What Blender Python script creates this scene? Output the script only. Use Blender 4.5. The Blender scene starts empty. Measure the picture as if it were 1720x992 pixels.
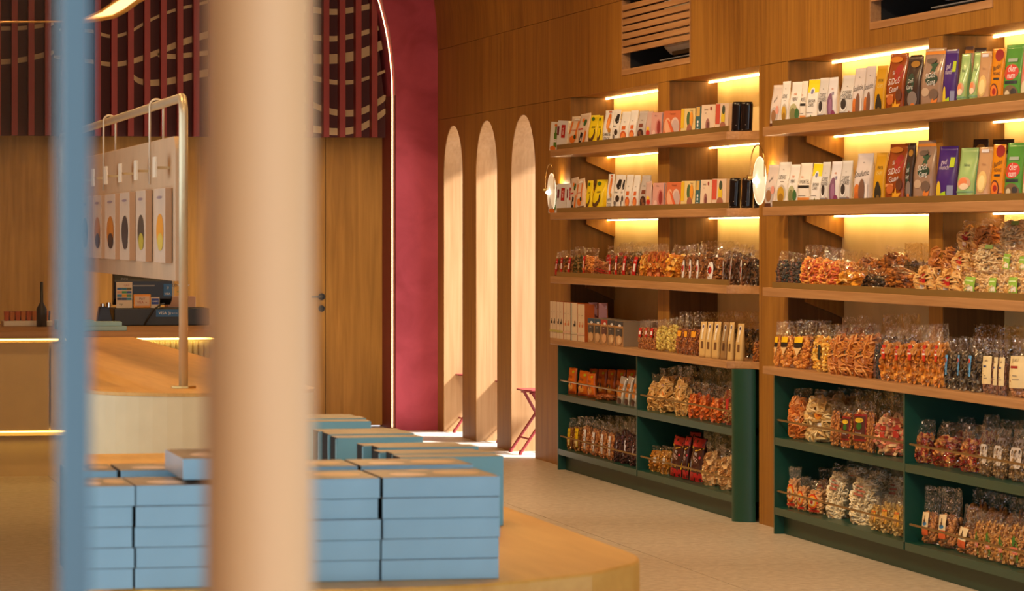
import bpy, bmesh, math, random
from mathutils import Vector, Matrix
random.seed(7)
R = math.radians
sc = bpy.context.scene
COL = sc.collection
# ------------------------------------------------------------------ camera, world, sun, lamps, exposure
F, TH, HZ, EYE = 6000.0, 0.21, 393.0, 1.55
PSI = math.atan(TH); CS, SN = math.cos(PSI), math.sin(PSI)
cd = bpy.data.cameras.new('camera'); cam = bpy.data.objects.new('camera', cd); COL.objects.link(cam)
cam.location = (0, 0, EYE); cam.rotation_euler = (R(90), 0, -PSI)
cd.sensor_width = 36; cd.lens = 36*F/1720; cd.shift_y = -(496-HZ)/1720; cd.clip_start = .05; cd.clip_end = 200
cd.dof.use_dof = True; cd.dof.focus_distance = 21.0; cd.dof.aperture_fstop = 16.5
sc.camera = cam
sc.view_settings.view_transform = 'Standard'; sc.view_settings.look = 'None'; sc.view_settings.gamma = 1
sc.view_settings.exposure = 0.12
w = bpy.data.worlds.new('sky'); sc.world = w; w.use_nodes = True
w.node_tree.nodes['Background'].inputs[0].default_value = (.80, .90, 1.0, 1); w.node_tree.nodes['Background'].inputs[1].default_value = 2.3
def lamp(name, kind, loc, energy, color, size=None, rot=(0, 0, 0), size_y=None, spread=None):
    d = bpy.data.lights.new(name, kind); d.energy = energy; d.color = color
    if kind == 'AREA':
        d.size = size
        if size_y: d.shape = 'RECTANGLE'; d.size_y = size_y
        if spread: d.spread = spread
    elif kind == 'SUN': d.angle = size
    else: d.shadow_soft_size = size
    o = bpy.data.objects.new(name, d); COL.objects.link(o); o.location = loc; o.rotation_euler = rot
    return o
# sun through the arched openings of the right wall, travelling to -X, +Y and down
sun = lamp('sun', 'SUN', (12, 20, 8), 17.0, (1.0, .97, .94), R(7))
sun.rotation_euler = Vector((-1.0, .32, -1.0)).to_track_quat('-Z', 'Y').to_euler()
# unseen lamps along the vault; left row and far pair added as fill
for i, yy in enumerate((9.0, 13.0, 17.0, 21.0)):
    for xx in (.7, 3.4):
        lamp('unseen_lamp', 'AREA', (xx, yy, 4.7), 48, (1.0, .60, .24), .30, (0, 0, 0), .30)
for xx in (2.6, 4.2):
    lamp('unseen_lamp', 'AREA', (xx, 25.0, 4.7), 26, (1.0, .60, .24), .30, (0, .5, 0), .30)
# track spots on the vault aimed at the shelves
for yy in (11.5, 14.0, 16.5, 19.0):
    d = bpy.data.lights.new('unseen_spot', 'SPOT'); d.energy = 330; d.color = (1, .76, .48); d.spot_size = R(62); d.spot_blend = .8; d.shadow_soft_size = .05
    o = bpy.data.objects.new('unseen_spot', d); COL.objects.link(o); o.location = (2.2, yy, 4.3)
    o.rotation_euler = Vector((3.0, 1.8, -3.3)).to_track_quat('-Z', 'Y').to_euler()
for xx in (2.3, 4.3):   # unseen spots added to brighten the door and lower back wall
    d = bpy.data.lights.new('unseen_spot', 'SPOT'); d.energy = 420; d.color = (1, .78, .52); d.spot_size = R(30); d.spot_blend = .5; d.shadow_soft_size = .05
    o = bpy.data.objects.new('unseen_spot', d); COL.objects.link(o); o.location = (xx, 21.5, 4.4)
    o.rotation_euler = Vector((.0, 6.3, -3.75)).to_track_quat('-Z', 'Y').to_euler()
# ------------------------------------------------------------------ projection helpers (photograph pixel -> place on a real plane)
def Yx(px, X):
    t = (px-860)/F; return X*(1-t*TH)/(t+TH)
def Xy(px, Y):
    t = (px-860)/F; return Y*(t+TH)/(1-t*TH)
def fw(X, Y): return X*SN+Y*CS
def Zp(py, X, Y): return EYE-(py-HZ)*fw(X, Y)/F
def PX(X, Y): return 860+F*(X*CS-Y*SN)/fw(X, Y)
def onZ(px, py, z):
    f = (EYE-z)*F/(py-HZ); r = f*(px-860)/F
    return r*CS+f*SN, f*CS-r*SN
# ------------------------------------------------------------------ materials
MATS = {}
def lin(c):
    return tuple(k*v for k, v in zip((.92, .98, 1.12), _lin(c)))
def _lin(c):
    return tuple(((x/255)/12.92 if x/255 <= .04045 else ((x/255+.055)/1.055)**2.4) for x in c)
def mat(name, col, rough=.6, metal=0, spec=.5, emit=None, es=0, coat=0):
    if name in MATS: return MATS[name]
    m = bpy.data.materials.new(name); m.use_nodes = True; n = m.node_tree.nodes; l = m.node_tree.links
    b = n['Principled BSDF']
    b.inputs['Base Color'].default_value = (*col, 1); b.inputs['Roughness'].default_value = rough
    b.inputs['Metallic'].default_value = metal; b.inputs['Specular IOR Level'].default_value = spec
    b.inputs['Coat Weight'].default_value = coat
    if emit: b.inputs['Emission Color'].default_value = (*emit, 1); b.inputs['Emission Strength'].default_value = es
    # faint procedural variation on every surface
    tc = n.new('ShaderNodeTexCoord'); nz = n.new('ShaderNodeTexNoise'); nz.inputs['Scale'].default_value = 9
    mx = n.new('ShaderNodeMix'); mx.data_type = 'RGBA'; mx.blend_type = 'MULTIPLY'
    rp = n.new('ShaderNodeValToRGB'); rp.color_ramp.elements[0].color = (.86, .86, .86, 1); rp.color_ramp.elements[1].color = (1.08, 1.08, 1.08, 1)
    l.new(tc.outputs['Object'], nz.inputs['Vector']); l.new(nz.outputs['Fac'], rp.inputs['Fac'])
    mx.inputs[0].default_value = 1; mx.inputs[6].default_value = (*col, 1); l.new(rp.outputs['Color'], mx.inputs[7])
    l.new(mx.outputs[2], b.inputs['Base Color'])
    MATS[name] = m; return m
def wood(name, c1, c2, axis='Z', rough=.5, fine=60, bump=.15):
    if name in MATS: return MATS[name]
    m = bpy.data.materials.new(name); m.use_nodes = True; n = m.node_tree.nodes; l = m.node_tree.links
    b = n['Principled BSDF']; b.inputs['Roughness'].default_value = rough; b.inputs['Specular IOR Level'].default_value = .35
    tc = n.new('ShaderNodeTexCoord'); mp = n.new('ShaderNodeMapping')
    s = {'Z': (fine, fine, 1.6), 'Y': (fine, 1.6, fine), 'X': (1.6, fine, fine)}[axis]
    mp.inputs['Scale'].default_value = s
    nz = n.new('ShaderNodeTexNoise'); nz.inputs['Scale'].default_value = 1; nz.inputs['Detail'].default_value = 4; nz.inputs['Distortion'].default_value = .4
    mp2 = n.new('ShaderNodeMapping'); mp2.inputs['Scale'].default_value = tuple(x*.12 if x > 2 else x*.35 for x in s)
    n2 = n.new('ShaderNodeTexNoise'); n2.inputs['Scale'].default_value = 1; n2.inputs['Detail'].default_value = 3; n2.inputs['Distortion'].default_value = 1.2
    l.new(tc.outputs['Object'], mp.inputs[0]); l.new(tc.outputs['Object'], mp2.inputs[0]); l.new(mp.outputs[0], nz.inputs[0]); l.new(mp2.outputs[0], n2.inputs[0])
    ad = n.new('ShaderNodeMath'); ad.operation = 'MULTIPLY_ADD'; ad.inputs[1].default_value = .55
    ml = n.new('ShaderNodeMath'); ml.operation = 'MULTIPLY'; ml.inputs[1].default_value = .45
    l.new(n2.outputs['Fac'], ml.inputs[0]); l.new(nz.outputs['Fac'], ad.inputs[0]); l.new(ml.outputs[0], ad.inputs[2])
    rp = n.new('ShaderNodeValToRGB'); rp.color_ramp.elements[0].position = .34; rp.color_ramp.elements[1].position = .66
    rp.color_ramp.elements[0].color = (*c1, 1); rp.color_ramp.elements[1].color = (*c2, 1)
    l.new(ad.outputs[0], rp.inputs[0]); l.new(rp.outputs[0], b.inputs['Base Color'])
    bp = n.new('ShaderNodeBump'); bp.inputs['Strength'].default_value = bump; bp.inputs['Distance'].default_value = .002
    l.new(nz.outputs['Fac'], bp.inputs['Height']); l.new(bp.outputs[0], b.inputs['Normal'])
    MATS[name] = m; return m
def plaster(name, c1, c2, rough, scale, bump=.1, dist=.004):
    m = bpy.data.materials.new(name); m.use_nodes = True; n = m.node_tree.nodes; l = m.node_tree.links
    b = n['Principled BSDF']; b.inputs['Roughness'].default_value = rough
    tc = n.new('ShaderNodeTexCoord'); nz = n.new('ShaderNodeTexNoise'); nz.inputs['Scale'].default_value = scale; nz.inputs['Detail'].default_value = 8; nz.inputs['Distortion'].default_value = .6
    rp = n.new('ShaderNodeValToRGB'); rp.color_ramp.elements[0].position = .35; rp.color_ramp.elements[1].position = .65
    rp.color_ramp.elements[0].color = (*c1, 1); rp.color_ramp.elements[1].color = (*c2, 1)
    l.new(tc.outputs['Object'], nz.inputs[0]); l.new(nz.outputs['Fac'], rp.inputs[0]); l.new(rp.outputs[0], b.inputs['Base Color'])
    bp = n.new('ShaderNodeBump'); bp.inputs['Strength'].default_value = bump; bp.inputs['Distance'].default_value = dist
    l.new(nz.outputs['Fac'], bp.inputs['Height']); l.new(bp.outputs[0], b.inputs['Normal'])
    MATS[name] = m; return m
def film_mat(name, tint=(1, 1, 1), base=.10, rough=.12):
    m = bpy.data.materials.new(name); m.use_nodes = True; n = m.node_tree.nodes; l = m.node_tree.links
    for x in list(n):
        if x.type != 'OUTPUT_MATERIAL': n.remove(x)
    out = [x for x in n if x.type == 'OUTPUT_MATERIAL'][0]
    tr = n.new('ShaderNodeBsdfTransparent'); tr.inputs[0].default_value = (*tint, 1)
    gl = n.new('ShaderNodeBsdfGlossy'); gl.inputs['Roughness'].default_value = rough; gl.inputs[0].default_value = (1, 1, 1, 1)
    tc = n.new('ShaderNodeTexCoord'); nz = n.new('ShaderNodeTexNoise'); nz.inputs['Scale'].default_value = 32; nz.inputs['Detail'].default_value = 2; nz.inputs['Distortion'].default_value = 1.0
    bp = n.new('ShaderNodeBump'); bp.inputs['Strength'].default_value = 1; bp.inputs['Distance'].default_value = .02
    l.new(tc.outputs['Object'], nz.inputs[0]); l.new(nz.outputs['Fac'], bp.inputs['Height']); l.new(bp.outputs[0], gl.inputs['Normal'])
    fr = n.new('ShaderNodeLayerWeight'); fr.inputs[0].default_value = .35; l.new(bp.outputs[0], fr.inputs['Normal'])
    ml = n.new('ShaderNodeMath'); ml.operation = 'MULTIPLY_ADD'; ml.inputs[1].default_value = .24; ml.inputs[2].default_value = base
    l.new(fr.outputs['Facing'], ml.inputs[0])
    if name != 'door glass':   # sharp creases reflect more than the flat film
        n3 = n.new('ShaderNodeTexNoise'); n3.inputs['Scale'].default_value = 21; n3.inputs['Detail'].default_value = 1; n3.inputs['Distortion'].default_value = 2.2; l.new(tc.outputs['Object'], n3.inputs[0])
        rp = n.new('ShaderNodeValToRGB'); e = rp.color_ramp.elements; e[0].position = .485; e[0].color = (0, 0, 0, 1); e[1].position = .53; e[1].color = (0, 0, 0, 1); q = e.new(.508); q.color = (1, 1, 1, 1)
        l.new(n3.outputs['Fac'], rp.inputs[0]); a2 = n.new('ShaderNodeMath'); a2.operation = 'MULTIPLY_ADD'; a2.inputs[1].default_value = .5; a2.use_clamp = True
        l.new(rp.outputs[0], a2.inputs[0]); l.new(ml.outputs[0], a2.inputs[2]); ml = a2
    mx = n.new('ShaderNodeMixShader'); l.new(ml.outputs[0], mx.inputs[0]); l.new(tr.outputs[0], mx.inputs[1]); l.new(gl.outputs[0], mx.inputs[2])
    l.new(mx.outputs[0], out.inputs[0]); MATS[name] = m; return m
def emis(name, col, s):
    m = bpy.data.materials.new(name); m.use_nodes = True; n = m.node_tree.nodes; l = m.node_tree.links
    b = n['Principled BSDF']; b.inputs['Base Color'].default_value = (.8, .8, .8, 1); b.inputs['Emission Color'].default_value = (*col, 1); b.inputs['Emission Strength'].default_value = s
    MATS[name] = m; return m
W_WALL = wood('wall veneer', (.205, .082, .009), (.37, .170, .024), 'Z', .5, 45)
W_JAMB_LIT = wood('sunlit jamb wood', (.36, .19, .075), (.48, .28, .13), 'Z', .5, 45)  # wall wood made paler: sunlight on the jambs put into the colour
W_SHELF = wood('shelf oak', (.30, .145, .055), (.47, .26, .12), 'Y', .42, 60)
W_DOOR = wood('door veneer', (.30, .14, .018), (.50, .25, .045), 'Z', .45, 26)
W_TABLE = wood('table oak', (.60, .29, .045), (.75, .41, .085), 'Y', .42, 22)
W_HANDLE = wood('pale beech', (.44, .25, .115), (.54, .33, .165), 'Z', .5, 90)
M_GOLDP = plaster('gold back panel', (.70, .54, .24), (.82, .66, .33), .6, 2.2, .05)
M_LIP = mat('bronze lip', (.26, .155, .045), .38, .35)
M_MAG = plaster('burgundy plaster', (.35, .038, .062), (.49, .068, .105), .75, 3.5, .25)
M_MAGD = mat('dark red edge', (.20, .02, .02), .6)
M_SLAT = mat('red slat', (.25, .026, .022), .55)
M_SLATB = mat('maroon backing', (.075, .012, .014), .7)
M_CREAMP = mat('cream stroke', (.66, .48, .27), .7)
M_GREEN = mat('green lacquer', (.004, .050, .034), .36)
M_GREEND = mat('green toe', (.007, .038, .022), .5)
M_STONE = plaster('floor stone', (.40, .335, .265), (.55, .475, .39), .38, 26, .15, .002)
M_GROUT = mat('grout', (.26, .20, .14), .8)
M_BRASS = mat('brass', (.55, .38, .14), .3, 1)
M_BRASSD = mat('brass rail', (.42, .27, .10), .35, .85)
M_LED = emis('led strip', (1.0, .66, .24), 26)
M_LED2 = emis('led arch', (1.0, .68, .30), 5)
M_CEIL = mat('vault wood', (.33, .16, .05), .6)
M_DARK = mat('black recess', (.012, .010, .009), .6)
M_WHITE = mat('white plastic', (.75, .74, .70), .4)
M_GREY = mat('grey plastic', (.25, .25, .25), .4)
M_BLACK = mat('black plastic', (.010, .010, .012), .35)
M_FILM = film_mat('clear film', (1, 1, 1), .03, .07)
M_FILMG = film_mat('clear film gold', (1, .93, .75), .05, .09)
M_STEELR = mat('red painted steel', (.24, .022, .024), .45)
M_CREAM = mat('cream laminate', (.62, .47, .24), .5)
M_CREAMF = mat('fluted cream', (.52, .43, .28), .6)
M_BLUEB = mat('blue carton', (.27, .45, .55), .55)
M_TEALB = mat('teal carton', (.15, .36, .40), .5)
M_TOPB = plaster('printed brown lid', (.13, .07, .035), (.22, .125, .065), .3, 9, .03)
M_SIDEB = mat('dark carton side', (.010, .009, .006), .8, spec=.1)
M_TAN = mat('tan print', (.62, .36, .16), .35)
M_PEACH = mat('peach print', (.72, .50, .36), .35)
# ------------------------------------------------------------------ mesh helpers
class MB:
    def __init__(s): s.v = []; s.f = []; s.m = []
    def add(s, vs, fs, mi=0):
        o = len(s.v); s.v += [tuple(p) for p in vs]; s.f += [tuple(i+o for i in f) for f in fs]; s.m += [mi]*len(fs); return s
    def box(s, x0, x1, y0, y1, z0, z1, mi=0, mis=None):
        vs = [(x0,y0,z0),(x1,y0,z0),(x1,y1,z0),(x0,y1,z0),(x0,y0,z1),(x1,y0,z1),(x1,y1,z1),(x0,y1,z1)]
        fs = [(0,3,2,1),(4,5,6,7),(0,1,5,4),(1,2,6,5),(2,3,7,6),(3,0,4,7)]   # bottom top front(-y) right back left
        o = len(s.v); s.v += vs; s.f += [tuple(i+o for i in f) for f in fs]; s.m += (mis or [mi]*6); return s
    def prism(s, pts, axis, a, b, mi=0):   # closed outline extruded along an axis
        n = len(pts)
        def P(p, t): return {'Z': (p[0], p[1], t), 'X': (t, p[0], p[1]), 'Y': (p[0], t, p[1])}[axis]
        vs = [P(p, a) for p in pts]+[P(p, b) for p in pts]
        fs = [tuple(range(n))[::-1], tuple(range(n, 2*n))]+[(i, (i+1) % n, n+(i+1) % n, n+i) for i in range(n)]
        return s.add(vs, fs, mi)
    def tube(s, pts, r, seg=10, mi=0, cap=True):
        pts = [Vector(p) for p in pts]; n = len(pts); rings = []
        for i, p in enumerate(pts):
            d = (pts[min(i+1, n-1)]-pts[max(i-1, 0)]).normalized()
            a = d.orthogonal().normalized() if i == 0 else (a-d*a.dot(d)).normalized()
            b = d.cross(a); rr = r[i] if isinstance(r, (list, tuple)) else r
            rings.append([p+a*rr*math.cos(6.2832*k/seg)+b*rr*math.sin(6.2832*k/seg) for k in range(seg)])
        vs = [q for g in rings for q in g]; fs = []
        for i in range(n-1):
            for k in range(seg): fs.append((i*seg+k, i*seg+(k+1) % seg, (i+1)*seg+(k+1) % seg, (i+1)*seg+k))
        if cap: fs += [tuple(range(seg))[::-1], tuple(range((n-1)*seg, n*seg))]
        return s.add(vs, fs, mi)
    def mesh(s, name, mats, smooth=False, fix=True):
        me = bpy.data.meshes.new(name); me.from_pydata(s.v, [], s.f)
        for m in (mats if isinstance(mats, (list, tuple)) else [mats]): me.materials.append(m)
        if any(s.m): me.polygons.foreach_set('material_index', s.m)
        if fix:
            bm = bmesh.new(); bm.from_mesh(me); bmesh.ops.recalc_face_normals(bm, faces=bm.faces); bm.to_mesh(me); bm.free()
        if smooth: me.polygons.foreach_set('use_smooth', [True]*len(me.polygons))
        me.update(); return me
def obj(name, me, parent=None, loc=None, bevel=0, smooth=False):
    o = bpy.data.objects.new(name, me); COL.objects.link(o)
    if parent: o.parent = parent
    if loc: o.location = loc
    if bevel:
        b = o.modifiers.new('bevel', 'BEVEL'); b.width = bevel; b.segments = 2; b.limit_method = 'ANGLE'
    return o
def build(name, mb, mats, parent=None, **k):
    sm = k.pop('smooth', False); return obj(name, mb.mesh(name, mats, sm), parent, **k)
def tag(o, label=None, cat=None, group=None, kind=None):
    if label: o['label'] = label
    if cat: o['category'] = cat
    if group: o['group'] = group
    if kind: o['kind'] = kind
    return o
def empty(name, loc=(0, 0, 0), rz=0, label=None, cat=None, group=None, kind=None):
    o = bpy.data.objects.new(name, None); COL.objects.link(o); o.location = loc; o.rotation_euler = (0, 0, rz); o.empty_display_size = .05
    return tag(o, label, cat, group, kind)
def copytree(o, parent=None):
    c = o.copy(); COL.objects.link(c); c.parent = parent
    for ch in o.children: copytree(ch, c)
    return c
TXT = {}
def textmesh(s):
    if s not in TXT:
        cu = bpy.data.curves.new('t', 'FONT'); cu.body = s; cu.align_x = 'CENTER'; cu.align_y = 'CENTER'; cu.size = 1; cu.resolution_u = 2
        o = bpy.data.objects.new('t', cu); COL.objects.link(o)
        dg = bpy.context.evaluated_depsgraph_get(); me = bpy.data.meshes.new_from_object(o.evaluated_get(dg))
        TXT[s] = ([tuple(v.co) for v in me.vertices], [tuple(p.vertices) for p in me.polygons])
        bpy.data.objects.remove(o); bpy.data.meshes.remove(me)
    return TXT[s]
def col(c):
    k = 'ink %d %d %d' % c
    return mat(k, lin(c), .5)
# ------------------------------------------------------------------ the setting
XW, XN, XB = 5.235, 5.53, 5.60       # wood face, niche back, behind it
XS, XC = 5.105, 5.13                 # shelf front, cabinet front
YB = Yx(735, XW)                     # back wall
YEND = 9.0
def yw(px): return Yx(px, XW)
ZS = [2.061, 1.646, 1.228]; ZCT = .823; ZH = 2.453; ZV = 3.005
# floor
floor = build('floor', MB().box(-.6, 12, -2, 33, -.06, -.006), M_GROUT); tag(floor, kind='structure')
tm = MB().box(.002, 1.197, .002, 1.197, -.006, 0).mesh('tile', M_STONE)
for i in range(6):
    for j in range(22):
        obj('tile', tm, floor, (-.6+i*1.2, 6.6+j*1.2-(.6 if i % 2 else 0), 0))
tb = MB()
build('tile', MB().box(6.6, 12, 6, 33, -.006, 0).box(-.6, 6.6, -2, 5.99, -.006, 0), M_STONE, floor)
# right wall: wood panels, pillars between arches, pilasters between niches
wr = empty('wall_right', (XW, 20, 0), kind='structure')
def wpan(name, x0, x1, y0, y1, z0, z1, m=W_WALL):
    o = build(name, MB().box(x0-XW, x1-XW, y0-20, y1-20, z0, z1), m, wr); return o
G = .003
TW = .32
ops = [(745, 777), (799, 835), (858, 899)]
cur = YB; zt_arch = Zp(192, XW, yw(878))
for a, b in ops:
    ya, yb = yw(a), yw(b)
    wpan('pillar', XW, XW+TW, ya, cur, 0, ZH-G); wpan('sunlit_jamb', XW+.004, XW+TW, ya-.004, ya, 0, zt_arch-(ya-yb)/2, W_JAMB_LIT)  # thin jamb facing added to carry the painted sunlight
    r = (ya-yb)/2; c = (ya+yb)/2; zt = Zp(192, XW, yw(878)); zs = zt-r
    pts = [(c-r-20, ZH-G)]+[(c-20+r*math.cos(math.pi*(1-k/24)), zs+r*math.sin(math.pi*(1-k/24))) for k in range(25)]+[(c+r-20, ZH-G)]
    build('arch_head', MB().prism(pts, 'X', 0, TW), [W_WALL], wr)
    build('sunlit_jamb', MB().prism([(c-20+(r-.004)*math.cos(math.pi*k/24), zs+(r-.004)*math.sin(math.pi*k/24)) for k in range(25)]+[(c-20+r*math.cos(math.pi*k/24), zs+r*math.sin(math.pi*k/24)) for k in range(24, -1, -1)], 'X', .004, TW), W_JAMB_LIT, wr)
    cur = yb
wpan('pillar', XW, XW+TW, yw(958), cur, 0, ZH-G)
NI = [(yw(958), yw(1105)), (yw(1124), yw(1275)), (yw(1323), yw(1560)), (yw(1583), yw(1583)-2.2)]
for k in range(3):
    wpan('pilaster', XW, XN+.05, NI[k+1][0], NI[k][1], 0 if k == 1 else ZCT+.04, ZH-G)
wpan('pillar', XW, XW+TW, 7.5, NI[3][1], 0, ZH-G); wpan('panel', XW, XW+TW, -1.5, YEND-.003, ZH, ZV-G)
tag(build('sun_block_canopy', MB().box(XW+TW+.02, XW+6, -1.5, 8.5, 3.0, 3.12), MATS['wall veneer']), kind='structure')   # unseen canopy added to keep the sun off the near objects
# band above the niches, with openings for the two grilles
V = [(yw(1045), yw(1160)), (yw(1462), yw(1668))]
ZG = 2.535
edges = [YB, V[0][0], V[0][1], V[1][0], V[1][1], YEND]
def band(y1, y0, z0, z1):
    cuts = [y1]+[yy for yy in (yw(768), yw(842), yw(905), yw(975), yw(1164), yw(1240), yw(1395), yw(1700)) if y0+.1 < yy < y1-.1]+[y0]
    for a, b in zip(cuts, cuts[1:]): wpan('panel', XW, XW+.3, b+.0015, a-.0015, z0, z1)
for k in range(3): band(edges[2*k], edges[2*k+1], ZH, ZV-G)
for a, b in V: band(a, b, ZH, ZG)
build('header_core', MB().box(.30, TW, YEND-20, NI[0][0]-20, ZH, ZG-.01).box(.29, TW, NI[0][0]-20, YB-20, ZH, ZV), W_WALL, wr)
# dark veneer on the far side of every bay, niche back panels
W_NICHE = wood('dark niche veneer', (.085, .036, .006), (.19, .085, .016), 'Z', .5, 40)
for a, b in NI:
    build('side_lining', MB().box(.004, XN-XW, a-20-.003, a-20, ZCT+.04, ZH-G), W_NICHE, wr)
for a, b in NI:
    o = build('back_panel', MB().box(XN-XW, XB-XW, b-20, a-20, ZCT, ZH), M_GOLDP, wr)
build('wall_core', MB().box(XB-XW, TW, YEND-20, yw(958)-20, 0, ZH), W_WALL, wr)
# vault and left wall
RV = 2.95; XV = XW-RV
vm = MB(); N = 40
for k in range(N):
    a0, a1 = math.pi*k/N, math.pi*(k+1)/N
    p = [(XV+RV*math.cos(a), ZV+RV*math.sin(a)) for a in (a0, a1)]
    q = [(XV+(RV+.2)*math.cos(a), ZV+(RV+.2)*math.sin(a)) for a in (a0, a1)]
    vm.prism([p[0], q[0], q[1], p[1]], 'Y', -1.5, YB+1.2)
ceil = build('ceiling', vm, W_WALL); tag(ceil, kind='structure')
tag(build('wall_left', MB().box(XV-RV-.2, XV-RV, 15, YB+1.2, 0, ZV).box(XV-RV-.2, XV-RV, 4, 15, 0, .7).box(XV-RV-.2, XV-RV, 4, 15, 2.5, ZV).box(XV-RV-.2, XV-RV, -1.5, 4, 0, ZV), M_CEIL), kind='structure')  # window gap added out of view to brighten the sample board
# outside ledge that keeps the sun off the top of the openings
# back wall: burgundy face with a big arched recess
YD = YB+.62
XR = Xy(665, YB); RA = 2.62; XA = XR-RA; ZA = Zp(160, XR, YB)
am = MB(); N = 48
for k in range(N):
    a0, a1 = math.pi*k/N, math.pi*(k+1)/N
    pi_, qi = [(XA+RA*math.cos(a), ZA+RA*math.sin(a)) for a in (a0, a1)], [(XV+(RV+.1)*math.cos(a), ZA+(RV+.5)*math.sin(a)) for a in (a0, a1)]
    am.prism([pi_[0], qi[0], qi[1], pi_[1]], 'Y', YB, YB+.75)
am.box(XR, XW+.4, YB, YB+.75, 0, ZA).box(XV-RV-.1, XA-RA, YB, YB+.75, 0, ZA)
wb = build('wall_back', am, M_MAG); tag(wb, kind='structure')
build('reveal_edge', MB().box(XR-.006, XR-.001, YB+.02, YB+.6, 0, ZA), M_MAGD, wb)
lp = [(XR-.012, YB+.10, 0.02), (XR-.012, YB+.10, ZA)]+[(XA+(RA-.012)*math.cos(R(d)), YB+.10, ZA+(RA-.012)*math.sin(R(d))) for d in range(2, 179, 2)]
o = build('light_strip', MB().tube(lp, .0045, 8), M_LED2); tag(o, 'thin glowing light line following the edge of the burgundy arch', 'light')
build('recess_back', MB().box(XA-RA-.1, XR+.1, YD, YD+.1, 2.45, ZA+RA+.1), M_SLATB, wb)
# wood doors/panels at the back of the recess
xd = [Xy(p, YD) for p in (-60, 190, 440, 547, 643, 652)]
build('wood_panel', MB().box(XA-RA, Xy(547, YD)-.004, YD+.0, YD+.1, 0, 2.45), W_DOOR, wb)
tag(build('trim_1', MB().box(Xy(547, YD)-.004, Xy(547, YD), YD+.02, YD+.1, 0, 2.45), M_DARK), kind='structure')
dr = build('door_1', MB().box(Xy(547, YD), Xy(646, YD), YD-.004, YD+.1, .012, 2.45), W_DOOR); tag(dr, kind='structure')
build('trim_2', MB().box(Xy(646, YD), XR, YD-.0, YD+.1, 0, 2.45), M_DARK)['kind'] = 'structure'
hx, hz = Xy(540, YD), Zp(498, Xy(540, YD), YD)
h = MB().tube([(hx, YD, hz), (hx, YD-.05, hz)], .012).tube([(hx+.003, YD-.05, hz), (hx-.09, YD-.05, hz)], .009).tube([(hx, YD-.012, hz), (hx, YD, hz)], .028, 16)
hd = build('door_handle', h, M_BLACK, wb)
build('lock_plate', MB().tube([(hx, YD-.012, hz-.095), (hx, YD, hz-.095)], .026, 16), M_BLACK, wb)
# slatted mural
ZSL = Zp(230, Xy(600, YB+.3), YB+.3)
mu = empty('slat_mural', (XA, YB+.45, ZSL), label='maroon slatted mural with cream painted strokes high on the back wall', cat='mural')
ox, oy, oz = mu.location
def arcz(x): return ZA+math.sqrt(max(0, (RA+.03)**2-(x-XA)**2)) if abs(x-XA) < RA+.03 else ZSL
bp = [(XA-RA+.09-ox, 0), (Xy(652, YB+.5)-ox, 0)]+[(XA+(RA-.03)*math.cos(R(d))-ox, ZA+(RA-.03)*math.sin(R(d))-oz) for d in range(3, 180, 3)]
build('backing', MB().prism(bp, 'Y', 0, .06), M_SLATB, mu)
YS = YB+.33
x0 = Xy(164.5, YS); dx = (Xy(164.5+27.35*17, YS)-x0)/17; k = -8
while True:
    xs = x0+k*dx
    if k > 17: break
    if xs > XA-RA+.15:
        build('slat', MB().box(xs-.023-ox, xs+.023-ox, YS-oy, -.001, 0, arcz(xs)-oz), M_SLAT, mu)
    k += 1
# cream strokes on the backing between slats (as in the photograph, px)
def stroke(pts, w0, w1):
    yb = YB+.449; n = len(pts)-1; vs = []; fs = []
    P = [(Xy(a, yb), Zp(b, Xy(a, yb), yb)) for a, b in pts]
    M = []
    for i in range(n):
        for s_ in range(6):
            t = s_/6; p0 = P[max(i-1, 0)]; p1 = P[i]; p2 = P[i+1]; p3 = P[min(i+2, n)]
            M.append(tuple(.5*(2*p1[j]+(p2[j]-p0[j])*t+(2*p0[j]-5*p1[j]+4*p2[j]-p3[j])*t*t+(3*p1[j]-p0[j]-3*p2[j]+p3[j])*t**3) for j in (0, 1)))
    M.append(P[-1])
    for i, p in enumerate(M):
        f = i/(len(M)-1); ww = (w0+(w1-w0)*f)/2/214*(1 if 0 < i < len(M)-1 else .6)
        vs += [(p[0]-ox, yb-oy-.001, p[1]-oz-ww), (p[0]-ox, yb-oy-.001, p[1]-oz+ww)]
    fs = [(2*i, 2*i+2, 2*i+3, 2*i+1) for i in range(len(M)-1)]
    build('painted_stroke', MB().add(vs, fs), M_CREAMP, mu)
for pts, a, b in [([(100, 50), (150, 52), (185, 61), (215, 55), (250, 35), (290, 18), (330, 8), (360, 0)], 6, 5),
                  ([(90, 95), (150, 103), (185, 108), (210, 106), (235, 99), (265, 88), (310, 70), (360, 55)], 6, 12),
                  ([(215, 118), (230, 134), (250, 139), (280, 137), (310, 131), (350, 122), (420, 118), (520, 100)], 9, 14),
                  ([(265, 92), (290, 95), (320, 92), (370, 86)], 9, 8),
                  ([(500, 12), (530, 17), (560, 20), (590, 17), (620, 11), (634, 8)], 11, 9),
                  ([(500, 60), (530, 63), (560, 65), (590, 61), (615, 54), (642, 45)], 10, 8),
                  ([(500, 96), (530, 99), (560, 99), (590, 95), (615, 87), (646, 73)], 16, 17),
                  ([(500, 125), (530, 132), (560, 138), (590, 138), (615, 132), (650, 118)], 10, 5),
                  ([(500, 160), (530, 178), (560, 188), (590, 190), (615, 184), (648, 163)], 10, 12),
                  ([(500, 214), (530, 217), (560, 221), (590, 219), (615, 210), (648, 186)], 12, 12),
                  ([(-60, 50), (0, 48), (40, 47), (90, 40)], 7, 7), ([(-60, 105), (0, 104), (40, 100), (90, 88)], 9, 9)]:
    stroke(pts, a, b)
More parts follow.
